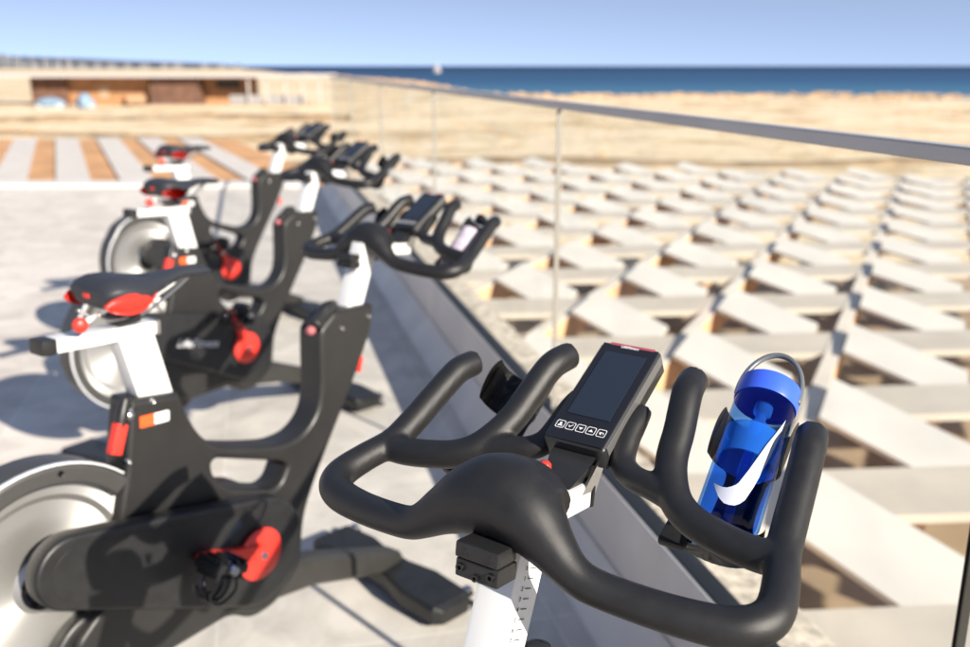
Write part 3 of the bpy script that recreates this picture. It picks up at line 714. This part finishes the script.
# scale marks on the right face
dirp = (P1 - P0).normalized(); fw_ = Vector((dirp.z, 0, -dirp.x))
bm = bmesh.new()
for k in range(14):
    c = P0 + dirp * (.03 + k * .0105) + fw_ * .002; c = Vector((c.x, -.0221, c.z))
    if k % 1 == 0:
        Fm = Matrix((fw_, Vector((0, 1, 0)), dirp)).transposed(); box(bm, c, (.011, .0006, .0008), Fm)
fin('scale_mark', bm, M['ink'], hp)
for k in range(13):
    c = P0 + dirp * (.03 + k * .0105) - fw_ * .0105; c = Vector((c.x, -.0222, c.z))
    mt = Matrix.Translation(c) @ Matrix((fw_, dirp, Vector((0, -1, 0)))).transposed().to_4x4()
    text_mesh('scale_number', str(12 - k), .0065, M['ink'], hp, mt, .0002)
bm = bmesh.new(); lathe(bm, [(0, .0), (.010, .0), (.0145, .004), (.0155, .02), (.014, .032), (.008, .035), (0, .035)], (.394, -.030, .862), (0, 0, 1), 24); fin('post_knob', bm, M['plastic'], BIKE, auto=40)
# head lever (dark grey with rose tips) at the rear of the head tube
bm = bmesh.new(); sweep(bm, [(.240, -.020, .894, .013), (.205, -.030, .892, .019), (.178, -.036, .880, .017), (.150, -.040, .862, .022)], 4, 12); hl_ = fin('head_lever', bm, M['plastic'], BIKE, smooth=True)
bm = bmesh.new(); lathe(bm, [(0, -.012), (.009, -.010), (.0125, 0), (.009, .010), (0, .012)], (.132, -.046, .856), (1, 0, 0), 16); fin('lever_tip', bm, mat('rose_grip', (.35, .10, .11), .5), hl_, smooth=True)
bm = bmesh.new(); prism_along(bm, (.365, .012, .722), (.352, .012, .680), .012, .012, .003); fin('brake_tab', bm, M['red'], BIKE, auto=40)
# --- clamp block under the bars (rider side)
fwd = Vector((1, 0, .02))
blk = bmesh.new()
F = Matrix.Rotation(R(8), 3, 'Y')
box(blk, (.374, -.010, 1.0285), (.034, .049, .016), F, .003)
box(blk, (.374, -.010, 1.0095), (.034, .049, .0185), F, .003)
cb = fin('clamp_block', blk, M['plastic'], BIKE, auto=35); bar_parts.append(cb)
for (y, z, r) in ((.004, 1.029, .0045), (-.024, 1.029, .0045), (.008, 1.013, .0045), (-.027, 1.013, .0045), (-.010, 1.0075, .0038)):
    bm = bmesh.new(); c = Vector((.3565 + (1.02 - z) * -.14 * -1 * -1, y, z)); lathe(bm, [(0, -.002), (r * .45, -.002), (r * .5, .0012), (r * .95, .0012), (r, .0), (r, -.004)], c, (-1, 0, .14), 16); fin('bolt', bm, M['bezel'] if r < .004 else M['bolt'], cb, auto=30)
bm = bmesh.new(); prism_along(bm, (.395, 0, 1.036), (.565, 0, 1.014), .030, .042, .003); hs = fin('handlebar_slider', bm, M['white'], BIKE, auto=35); bar_parts.append(hs)
bm = bmesh.new(); prism_along(bm, (.5655, 0, 1.014), (.572, 0, 1.013), .032, .044, .002); fin('end_cap', bm, M['plastic'], hs, auto=35)
# --- handlebar: one continuous rubber-coated frame
bm = bmesh.new()
r0 = .0175
half = [(.500, .2535, 1.015, r0), (.472, .2595, 1.008, .0182), (.452, .258, 1.003, .019), (.436, .246, .9995, .0195), (.425, .222, .998, .019), (.414, .180, 1.001, .018), (.406, .135, 1.006, .0176), (.401, .105, 1.012, .0178), (.400, .085, 1.022, .0195), (.404, .062, 1.038, .026), (.411, .038, 1.052, .036), (.418, .015, 1.060, .043), (.420, 0, 1.061, .044)]
ctrl = half + [(x, -y, z, r) for x, y, z, r in half[-2::-1]]
sweep(bm, ctrl, 6, 28)
sweep(bm, [(.428, .045, 1.054, .029), (.438, .02, 1.062, .034), (.441, 0, 1.063, .0345), (.438, -.02, 1.062, .034), (.428, -.045, 1.054, .029)], 6, 24)
for s in (1, -1):
    sweep(bm, [(.452, s * .258, 1.003, .0178), (.472, s * .2592, 1.008, .0178), (.500, s * .2535, 1.015, r0), (.536, s * .243, 1.024, r0), (.570, s * .238, 1.041, r0), (.605, s * .234, 1.061, r0), (.638, s * .230, 1.080, r0), (.658, s * .227, 1.089, .0176), (.684, s * .222, 1.092, .0172)], 6, 24)
    sweep(bm, [(.528, s * .238, 1.020, r0 * .98), (.529, s * .215, 1.020, .0172), (.533, s * .180, 1.024, .0172), (.540, s * .150, 1.029, .0172), (.552, s * .127, 1.038, .0175), (.570, s * .112, 1.052, r0), (.592, s * .102, 1.068, r0), (.620, s * .097, 1.089, r0), (.646, s * .091, 1.111, r0), (.664, s * .087, 1.121, .0176), (.692, s * .082, 1.125, .0172)], 6, 24)
    sweep(bm, [(.556, s * .118, 1.040, .0145), (.562, s * .092, 1.044, .0145), (.568, s * .068, 1.046, .0145), (.580, s * .050, 1.054, .0145), (.602, s * .044, 1.070, .0140), (.625, s * .043, 1.084, .013), (.645, s * .042, 1.093, .011)], 6, 20)
me = remesh(bm, .0026, 5)
hb = link('handlebar', me, M['rubber'], BIKE, True); bar_parts.append(hb)
# --- console
a_c = math.atan2(1.149 - 1.074, .694 - .557)
CO = Vector((.6255, 0, 1.111)); cx_ = Vector((math.cos(a_c), 0, math.sin(a_c))); cz_ = Vector((-math.sin(a_c), 0, math.cos(a_c)))
CM = Matrix((cx_, Vector((0, 1, 0)), cz_)).transposed()
def cbox(bm, x, y, z, sx, sy, sz, bev=0): box(bm, CO + CM @ Vector((x, y, z)), (sx, sy, sz), CM, bev, 3)
bm = bmesh.new(); cbox(bm, 0, 0, -.0165, .160, .076, .032, .0045)
con = fin('console', bm, M['consolebody'], BIKE, auto=35); bar_parts.append(con)
bm = bmesh.new(); cbox(bm, .0005, 0, .0, .156, .072, .0025, .0011); fin('front_glass', bm, M['bezel'], con, auto=35)
bm = bmesh.new(); cbox(bm, .012, 0, .0015, .104, .054, .0016, .0006); fin('screen', bm, M['screen'], con, auto=35)
for s in (-1, 1):
    bm = bmesh.new(); cbox(bm, .002, s * .0384, -.009, .150, .0012, .013, .0005); fin('side_strip', bm, M['sidestrip'], con, auto=35)
bm = bmesh.new(); cbox(bm, .0785, -.002, -.0020, .0045, .058, .0066, .001); st = fin('brand_strip', bm, M['pink'], con, auto=35)
mt = Matrix.Translation(CO + CM @ Vector((.0758, .0, .0014))) @ Matrix((Vector((0, -1, 0)), cx_, cz_)).transposed().to_4x4()
text_mesh('lettering', 'LifeFitness', .0055, M['print'], st, mt, .0002)
# buttons
def cm4(x, y, z): return Matrix.Translation(CO + CM @ Vector((x, y, z))) @ Matrix((Vector((0, -1, 0)), cx_, cz_)).transposed().to_4x4()
def ringrect(bm, hw, hh, r, t, mtx):
    o_ = rounded([(-hw, -hh), (hw, -hh), (hw, hh), (-hw, hh)], r, 4); i_ = rounded([(-hw + t, -hh + t), (hw - t, -hh + t), (hw - t, hh - t), (-hw + t, hh - t)], r * .8, 4)
    A = [bm.verts.new(mtx @ Vector((x, y, 0))) for x, y in o_]; B = [bm.verts.new(mtx @ Vector((x, y, 0))) for x, y in i_]
    n = len(A)
    for k in range(n): bm.faces.new((A[k], A[(k + 1) % n], B[(k + 1) % n], B[k]))
def polyf(bm, pts, mtx): bm.faces.new([bm.verts.new(mtx @ Vector((x, y, 0))) for x, y in pts])
for k in range(5):
    mt = cm4(-.058, .0258 - k * .0129, .0017); bm = bmesh.new(); ringrect(bm, .0055, .0055, .0024, .00075, mt)
    if k == 0:
        polyf(bm, [(.0016 * math.cos(t * .7), .0012 + .0016 * math.sin(t * .7)) for t in range(9)], mt); polyf(bm, [(-.003, -.0028), (.003, -.0028), (.0022, -.0006), (-.0022, -.0006)], mt)
    elif k == 1: polyf(bm, [(-.0026, .0006), (-.0010, -.0022), (-.0008, -.0006), (-.0020, .0012)], mt); polyf(bm, [(-.0010, -.0022), (.0030, .0022), (.0022, .0026), (-.0008, -.0006)], mt)
    elif k == 2: polyf(bm, [(-.0028, .0014), (0, -.002), (.0028, .0014)], mt)
    elif k == 3: polyf(bm, [(-.0028, -.0014), (.0028, -.0014), (0, .002)], mt)
    else: polyf(bm, [(-.003, .0006), (.0028, .0006), (.0028, .0014), (-.003, .0014)], mt); polyf(bm, [(.002, -.0018), (.0028, -.0018), (.0028, .0014), (.002, .0014)], mt); polyf(bm, [(-.003, -.0008), (.0, -.0024), (.0, .0006)], mt)
    fin('button', bm, M['print'], con)
# console bracket
bm = bmesh.new()
def hexa(bm, bot, topp):
    a = [bm.verts.new(p) for p in bot]; b = [bm.verts.new(p) for p in topp]
    bm.faces.new(a[::-1]); bm.faces.new(b)
    for i in range(4): bm.faces.new((a[i], a[(i + 1) % 4], b[(i + 1) % 4], b[i]))
    bmesh.ops.recalc_face_normals(bm, faces=bm.faces)
hexa(bm, [(.520, -.016, 1.034), (.570, -.016, 1.028), (.570, .016, 1.028), (.520, .016, 1.034)], [(.552, -.027, 1.056), (.66, -.027, 1.108), (.66, .027, 1.108), (.552, .027, 1.056)])
br_ = fin('console_bracket', bm, M['plastic'], BIKE); bar_parts.append(br_)
bm = bmesh.new(); hexa(bm, [(.540, -.0205, 1.018), (.575, -.0205, 1.012), (.575, -.0175, 1.012), (.540, -.0175, 1.018)], [(.566, -.0300, 1.058), (.592, -.0300, 1.070), (.592, -.0275, 1.070), (.566, -.0275, 1.058)])
fin('steel_plate', bm, M['steel'], br_)
bm = bmesh.new(); lathe(bm, [(0, .007), (.005, .006), (.0072, .003), (.0072, -.004), (.006, -.014), (0, -.015)], (.490, -.004, 1.070), (0, 0, 1), 18); fin('red_stop_button', bm, M['red'], hs, smooth=True)
# --- bottle holders: curved tray under the bars and two upright wings
BE, BY = R(35), R(4)
bd = Vector((math.cos(BE) * math.cos(BY), -0.0, math.sin(BE))).normalized()
def holder(s):
    c0 = Vector((.572, s * .157, .990)); F = frame_to(bd); side, upv, dd = F.col[0], F.col[1], F.col[2]
    bm = bmesh.new(); rows = []
    rr = .042
    for i in range(9):
        h = i / 8 * .175; row = []; rr = .042 + .013 * max(0, 1 - i / 3)
        for k in range(17):
            a = R(180 + 180 * k / 16)
            wob = rr
            row.append(c0 + dd * (h + .0) + side * (math.cos(a) * wob) + upv * (math.sin(a) * wob))
        rows.append([bm.verts.new(p) for p in row])
    for i in range(8):
        for k in range(16):
            if 2 <= i <= 4 and (k < 5 or k > 10): continue          # side windows
            if i >= 5 and (5 < k < 10): continue
            bm.faces.new((rows[i][k], rows[i + 1][k], rows[i + 1][k + 1], rows[i][k + 1]))
    # base dish
    ctr = bm.verts.new(c0 - dd * .006)
    for k in range(16): bm.faces.new((rows[0][k], rows[0][k + 1], ctr))
    # wings
    for k0, sg in ((0, -1), (16, 1)):
        base = [rows[i][k0].co.copy() for i in (5, 6, 7, 8)]; topv = []
        for j, p in enumerate(base):
            hh = (.004, .012, .014, .004)[j]; topv.append(p + upv * hh - side * (sg * .0) )
        bv = [rows[i][k0] for i in (5, 6, 7, 8)]; tv = [bm.verts.new(p) for p in topv]
        for j in range(3): bm.faces.new((bv[j], bv[j + 1], tv[j + 1], tv[j]))
    for v in [v for v in bm.verts if not v.link_faces]: bm.verts.remove(v)
    bmesh.ops.solidify(bm, geom=list(bm.faces), thickness=.0035)
    me = bpy.data.meshes.new('h'); bm.to_mesh(me); bm.free(); o = bpy.data.objects.new('h', me); COL.objects.link(o)
    m_ = o.modifiers.new('s', 'SUBSURF'); m_.levels = 2; m_.render_levels = 2; bpy.context.view_layer.update(); me2 = ev(o); bpy.data.objects.remove(o)
    h_ = link('bottle_holder', me2, M['plastic'], BIKE, True); bar_parts.append(h_)
    bm = bmesh.new(); box(bm, (.585, s * .118, .992), (.05, .030, .010), Matrix.Rotation(R(-25), 3, 'Y'), .004); fin('holder_bracket', bm, M['plastic'], h_, auto=35)
for s in (1, -1): holder(s)
# --- crank, pedals
CA = Vector((-.122, 0, .392))
def crank(s, ang):
    """crank with its own origin on the axle so it can be turned"""
    bm = bmesh.new(); y0 = s * .104; y1 = s * .122
    lathe(bm, [(0, 0), (.058, 0), (.062, .003), (.062, .008), (.058, .011), (.030, .013), (0, .013)], (0, y0, 0), (0, s, 0), 48)
    n = 10; pts = [(0.0, .024), (-.05, .022), (-.075, .018), (-.16, .014), (-.182, .012), (-.188, 0), (-.182, -.012), (-.16, -.014), (-.075, -.018), (-.05, -.022), (.0, -.024)]
    a = [bm.verts.new((x, y0 + s * .004, z)) for x, z in pts]; b = [bm.verts.new((x, y1, z * .9)) for x, z in pts]
    bm.faces.new(a); bm.faces.new(b[::-1])
    for i in range(len(pts)): bm.faces.new((a[i], a[(i + 1) % len(pts)], b[(i + 1) % len(pts)], b[i]))
    bmesh.ops.recalc_face_normals(bm, faces=bm.faces)
    c = fin('crank', bm, M['red'], BIKE, auto=40); c.location = CA; c.rotation_euler = (0, ang, 0)
    bm = bmesh.new(); lathe(bm, [(0, .006), (.008, .006), (.010, .003), (.010, 0)], (0, s * .1225, 0), (0, s, 0), 18); fin('axle_bolt', bm, M['steel'], c, auto=40)
    px, py = -.172, s * .175
    bm = bmesh.new(); box(bm, (px, py, .004), (.085, .075, .020), None, .006)
    for dx in (-.034, -.012, .012, .034): box(bm, (px + dx, py, .018), (.008, .07, .010), None, .002)
    for dx in (-.030, .0, .030): box(bm, (px + dx, py, -.012), (.010, .066, .014), None, .002)
    pd = fin('pedal', bm, M['plastic'], c, auto=35)
    # toe cage and strap
    bm = bmesh.new()
    for k in range(3): sweep(bm, [(px + .02, py - .03 + .03 * k, -.01, .004), (px + .035, py - .022 + .022 * k, -.045, .004), (px + .010, py - .016 + .016 * k, -.075, .004), (px - .02, py - .016 + .016 * k, -.070, .004), (px - .035, py - .02 + .02 * k, -.045, .004)], 4, 7)
    sweep(bm, [(px + .00, py - .035, -.01, .004), (px - .005, py - .033, -.05, .004), (px - .005, py, -.07, .004), (px - .005, py + .033, -.05, .004), (px + .00, py + .035, -.01, .004)], 5, 7)
    fin('toe_cage', bm, M['bezel'], pd, smooth=True)
    bm = bmesh.new(); tube(bm, [(px, s * .118, 0), (px, s * .145, 0)], .008, 12); lathe(bm, [(0, .076), (.009, .076), (.011, .070), (.011, 0)], (px, s * .145, .003), (0, s, 0), 14); fin('spindle', bm, M['steel'], pd, auto=40)
    return c
# --- base
bm = bmesh.new()
def quadtube(bm, secs):
    """secs: list of (x, y, zmid, halfw, halfh), swept along, section normal to y-x direction"""
    rings = []
    for i, (x, y, z, hw, hh) in enumerate(secs):
        a = Vector(secs[max(0, i - 1)][:3]); b = Vector(secs[min(len(secs) - 1, i + 1)][:3]); d = (b - a).normalized(); s_ = d.cross(Vector((0, 0, 1))).normalized()
        c = Vector((x, y, z)); bv = min(hw, hh) * .35
        ring = [c + s_ * p + Vector((0, 0, q)) for p, q in ((-hw, -hh + bv), (-hw, hh - bv), (-hw + bv, hh), (hw - bv, hh), (hw, hh - bv), (hw, -hh + bv), (hw - bv, -hh), (-hw + bv, -hh))]
        rings.append([bm.verts.new(p) for p in ring])
    for a, b in zip(rings, rings[1:]):
        for k in range(8): bm.faces.new((a[k], a[(k + 1) % 8], b[(k + 1) % 8], b[k]))
    bm.faces.new(rings[0]); bm.faces.new(rings[-1][::-1]); bmesh.ops.recalc_face_normals(bm, faces=bm.faces)
quadtube(bm, [(-.02, 0, .235, .038, .045), (.12, 0, .205, .036, .042), (.30, 0, .135, .035, .038), (.46, 0, .075, .035, .032)]); fin('front_beam', bm, M['beam'], BIKE, auto=35)
bm = bmesh.new(); quadtube(bm, [(-.30, 0, .27, .036, .03), (-.42, 0, .20, .036, .035), (-.56, 0, .12, .036, .034), (-.66, 0, .075, .036, .03)]); fin('rear_beam', bm, M['beam'], BIKE, auto=35)
def stabil(x0, x1, name):
    bm = bmesh.new(); C0 = Vector((x0, -.285, 0)); C1 = Vector((x1, .285, 0)); secs = []
    for t, hw, hh, z in ((0, .050, .020, .040), (.03, .070, .027, .045), (.25, .074, .030, .049), (.36, .060, .029, .052), (.42, .052, .028, .054), (.5, .052, .028, .055), (.58, .052, .028, .054), (.64, .060, .029, .052), (.75, .074, .030, .049), (.97, .070, .027, .045), (1, .050, .020, .040)):
        p = C0.lerp(C1, t); secs.append((p.x, p.y, z, hw, hh))
    quadtube(bm, secs); o = fin(name, bm, M['plastic'], BIKE, auto=30)
    for t in (.03, .97):
        p = C0.lerp(C1, t); sx = 1 if x0 > 0 else -1
        bm = bmesh.new(); lathe(bm, [(0, 0), (.022, 0), (.024, .004), (.020, .012), (.006, .014), (.006, .05), (0, .05)], (p.x + sx * .090, p.y + (.012 if t < .5 else -.012), 0), (0, 0, 1), 20); fin('levelling_foot', bm, M['plastic'], o, auto=40)
        bm = bmesh.new(); box(bm, (p.x + sx * .078, p.y + (.012 if t < .5 else -.012), .040), (.05, .03, .012), None, .003); fin('foot_bracket', bm, M['plastic'], o, auto=40)
        bm = bmesh.new(); lathe(bm, [(.006, .0), (.014, .0), (.015, .004), (.014, .008), (.006, .009)], (p.x + sx * .090, p.y + (.012 if t < .5 else -.012), .05), (0, 0, 1), 18); fin('foot_nut', bm, M['steel'], o, auto=40)
stabil(.385, .480, 'front_stabilizer'); stabil(-.66, -.66, 'rear_stabilizer')

crank(-1, 0); crank(1, math.pi)
POSE = [(-.22, .497, 34.7, 0, 0, 0), (-.536, 2.086, 35.3, -.020, 0, 22), (-.965, 3.714, 36.3, -.004, 0, 70), (-1.42, 5.21, 36.7, -.004, -.0, 62)]
LAB = ['black exercise bike in front whose handlebar holds the blue bottle', 'exercise bike with a red-sided saddle, second in the row, flywheel at the lower left corner',
       'third exercise bike in the row, white lettering on its black housing', 'farthest exercise bike, at the end of the row nearest the striped canopy']
bikes = [BIKE]
for i in range(1, 4): bikes.append(copy_tree(BIKE))
for i, b in enumerate(bikes):
    x, y, az, dz, ds, ca = POSE[i]
    b.location = (x, y, 0); b.rotation_euler = (0, 0, R(90 - az))
    tag(b, LAB[i], 'exercise bike', 'exercise bikes in a row along the balustrade')
    for ch in list(b.children):
        nm = ch.name.split('.')[0]
        if nm in ('clamp_block', 'handlebar_slider', 'handlebar', 'console', 'console_bracket', 'bottle_holder'): ch.location.z += dz
        if i == 0 and nm not in ('clamp_block', 'handlebar_slider', 'handlebar', 'console', 'console_bracket', 'bottle_holder'): ch.location.x += .045
        if i > 0 and nm == 'clamp_block': ch.location.x -= .045
        if i == 1 and nm in ('clamp_block', 'handlebar_slider', 'handlebar', 'console', 'console_bracket', 'bottle_holder'): ch.location += Vector((-.018, 0, -.004))
        if i > 0 and nm == 'handlebar_post': ch.location.x -= .028
        if i > 0 and nm == 'post_knob': bpy.data.objects.remove(ch); continue
        if nm == 'crank': ch.rotation_euler.y += R(ca)
# lettering on the third bike
B3 = bikes[2]
mt = Matrix.Translation((-.345, -.0415 - .064, .462)) @ Matrix.Rotation(R(13), 4, 'Y') @ Matrix(((1, 0, 0), (0, 0, -1), (0, 1, 0))).to_4x4()
lt = text_mesh('lettering', 'LifeFitness', .045, M['print'], B3, mt, .0005, .25)

# ================================================================== BOTTLES
def bottle(name, bike, Y, top, length, r, blue=True):
    """axis from base to cap; local z along axis"""
    o = empty(name)
    Bm = bike.matrix_basis.copy()
    x, y, az, dz, _, _ = POSE[bikes.index(bike)]
    Mb = Matrix.Translation((x, y, 0)) @ Matrix.Rotation(R(90 - az), 4, 'Z')
    d = Vector((math.cos(BE) * math.cos(BY), math.cos(BE) * math.sin(BY), math.sin(BE))).normalized()
    F = frame_to(d); F4 = F.to_4x4(); base = Vector(top) + Vector((0, 0, dz)) - d * length
    o.matrix_world = Mb @ Matrix.Translation(base) @ F4
    return o
M['bluewall'] = thin('blue_bottle_wall', (.34, .57, .93), .5, .05)
M['bluewater'] = thin('blue_tinted_water', (.42, .64, .95), .25, .02)
def milky(name, tint, dif, k):
    m = bpy.data.materials.new(name); m.use_nodes = True; t = m.node_tree; t.nodes.clear(); o = t.nodes.new('ShaderNodeOutputMaterial')
    a = t.nodes.new('ShaderNodeBsdfTransparent'); a.inputs[0].default_value = (*tint, 1); b = t.nodes.new('ShaderNodeBsdfTranslucent'); b.inputs[0].default_value = (*dif, 1)
    d = t.nodes.new('ShaderNodeBsdfDiffuse'); d.inputs[0].default_value = (*dif, 1); x = t.nodes.new('ShaderNodeMixShader'); y = t.nodes.new('ShaderNodeMixShader'); y.inputs[0].default_value = k
    t.links.new(b.outputs[0], x.inputs[1]); t.links.new(d.outputs[0], x.inputs[2]); t.links.new(a.outputs[0], y.inputs[1]); t.links.new(x.outputs[0], y.inputs[2]); t.links.new(y.outputs[0], o.inputs[0]); return m
M['bluelight'] = milky('pale_blue_sleeve', (.6, .85, 1), (.30, .68, .95), .42)
M['straw'] = milky('blue_straw', (.5, .75, 1), (.25, .55, .90), .35)
BL, BR = .207, .034
bt = bottle('water_bottle', bikes[0], -.16, (.735, -.158, 1.118), BL, BR)
tag(bt, 'translucent blue water bottle with blue cap and white swoosh in the front bike holder', 'bottle')
bm = bmesh.new(); lathe(bm, [(0, .018), (BR * .8, .018), (BR * .96, .021), (BR, .028), (BR, .178), (BR * .985, .181), (BR * .95, .183)], (0, 0, 0), (0, 0, 1), 64)
bmesh.ops.recalc_face_normals(bm, faces=bm.faces); fin('wall', bm, M['bluewall'], bt, auto=50)
bm = bmesh.new(); lathe(bm, [(0, .024), (BR * .86, .024), (BR * .90, .03), (BR * .90, .097), (0, .097)], (0, 0, 0), (0, 0, 1), 48); fin('water', bm, M['bluewater'], bt, auto=50)
bm = bmesh.new(); lathe(bm, [(BR * .95, .098), (BR * .95, .136), (BR * .92, .136), (BR * .92, .098), (BR * .95, .098)], (0, 0, 0), (0, 0, 1), 48); fin('sleeve', bm, M['bluelight'], bt, auto=50)
bm = bmesh.new(); lathe(bm, [(0, .026), (.005, .026), (.005, .135), (.009, .14), (.009, .155), (.006, .158), (.006, .165), (.010, .168), (.010, .180), (0, .182)], (0, 0, 0), (0, 0, 1), 20); fin('straw', bm, M['straw'], bt, smooth=True)
bm = bmesh.new(); lathe(bm, [(BR * .98, .1795), (BR * 1.03, .1795), (BR * 1.045, .182), (BR * 1.045, .202), (BR * 1.02, .2055), (BR * .9, .207), (0, .2075)], (0, 0, 0), (0, 0, 1), 64); cp = fin('cap', bm, M['cap'], bt, auto=50)
bm = bmesh.new(); hoop = []
lp = [(math.cos(R(a)) * .0345, .002, .197 + math.sin(R(a)) * .056) for a in range(-8, 189, 7)]
sweep(bm, [(*q, .0033) for q in lp], 2, 12); lo = fin('carry_loop', bm, M['loop'], bt, smooth=True)
# swoosh (theta in degrees around the axis, height along it) placed on the wall surface
def swoosh():
    pts = SWOOSH
    bm = bmesh.new(); vs = []
    # triangulate in the flat (theta,h) plane with a grid clip
    import mathutils.geometry as mg
    poly = [Vector((t * 3.14159 / 180 * BR, h, 0)) for t, h in pts]
    tris = mg.tessellate_polygon([poly])
    bv = [bm.verts.new(p) for p in poly]
    for t in tris:
        try: bm.faces.new([bv[i] for i in t])
        except ValueError: pass
    bmesh.ops.subdivide_edges(bm, edges=list(bm.edges), cuts=5, use_grid_fill=True)
    bmesh.ops.triangulate(bm, faces=list(bm.faces))
    for v in bm.verts:
        th = v.co.x / BR; h = v.co.y; rr = BR + .0005; v.co = Vector((rr * math.cos(th), rr * math.sin(th), h))
    bmesh.ops.recalc_face_normals(bm, faces=bm.faces)
    return fin('swoosh_mark', bm, mat('white_swoosh', (.40, .42, .50), .45), bt, smooth=True)
SWOOSH = [(27.0, .1557), (30.4, .1284), (36.7, .1007), (43.3, .0792), (49.8, .0584), (57.5, .0395), (64, .033), (71.2, .0289), (80, .0275), (88.5, .0278), (96, .031), (102.6, .035), (120.7, .0512), (109.6, .0481), (100.1, .0461), (92, .0465), (85.7, .0488), (80, .052), (76.1, .0556), (66.6, .0748), (50.5, .1124)]
swoosh()
# clear bottle in the second bike's holder
b2 = bottle('water_bottle', bikes[1], -.16, (.655, -.175, 1.085), .186, .030)
tag(b2, 'clear plastic water bottle with pinkish label lying in the second bike holder', 'bottle')
M['pet'] = thin('clear_plastic', (.9, .9, .93), 1.0, .05); M['petlabel'] = mat('pink_white_label', (.42, .36, .42), .5, noise_s=40, noise_a=.25)
bm = bmesh.new(); lathe(bm, [(0, 0), (.026, 0), (.031, .006), (.031, .15), (.026, .165), (.013, .18), (.013, .186)], (0, 0, 0), (0, 0, 1), 40); fin('wall', bm, M['pet'], b2, auto=50)
bm = bmesh.new(); lathe(bm, [(.0314, .02), (.0318, .02), (.0318, .135), (.0314, .135)], (0, 0, 0), (0, 0, 1), 40); fin('label_band', bm, M['petlabel'], b2, auto=50)
bm = bmesh.new(); lathe(bm, [(.015, .184), (.0155, .2), (0, .2)], (0, 0, 0), (0, 0, 1), 24); fin('cap', bm, M['bezel'], b2, auto=50)
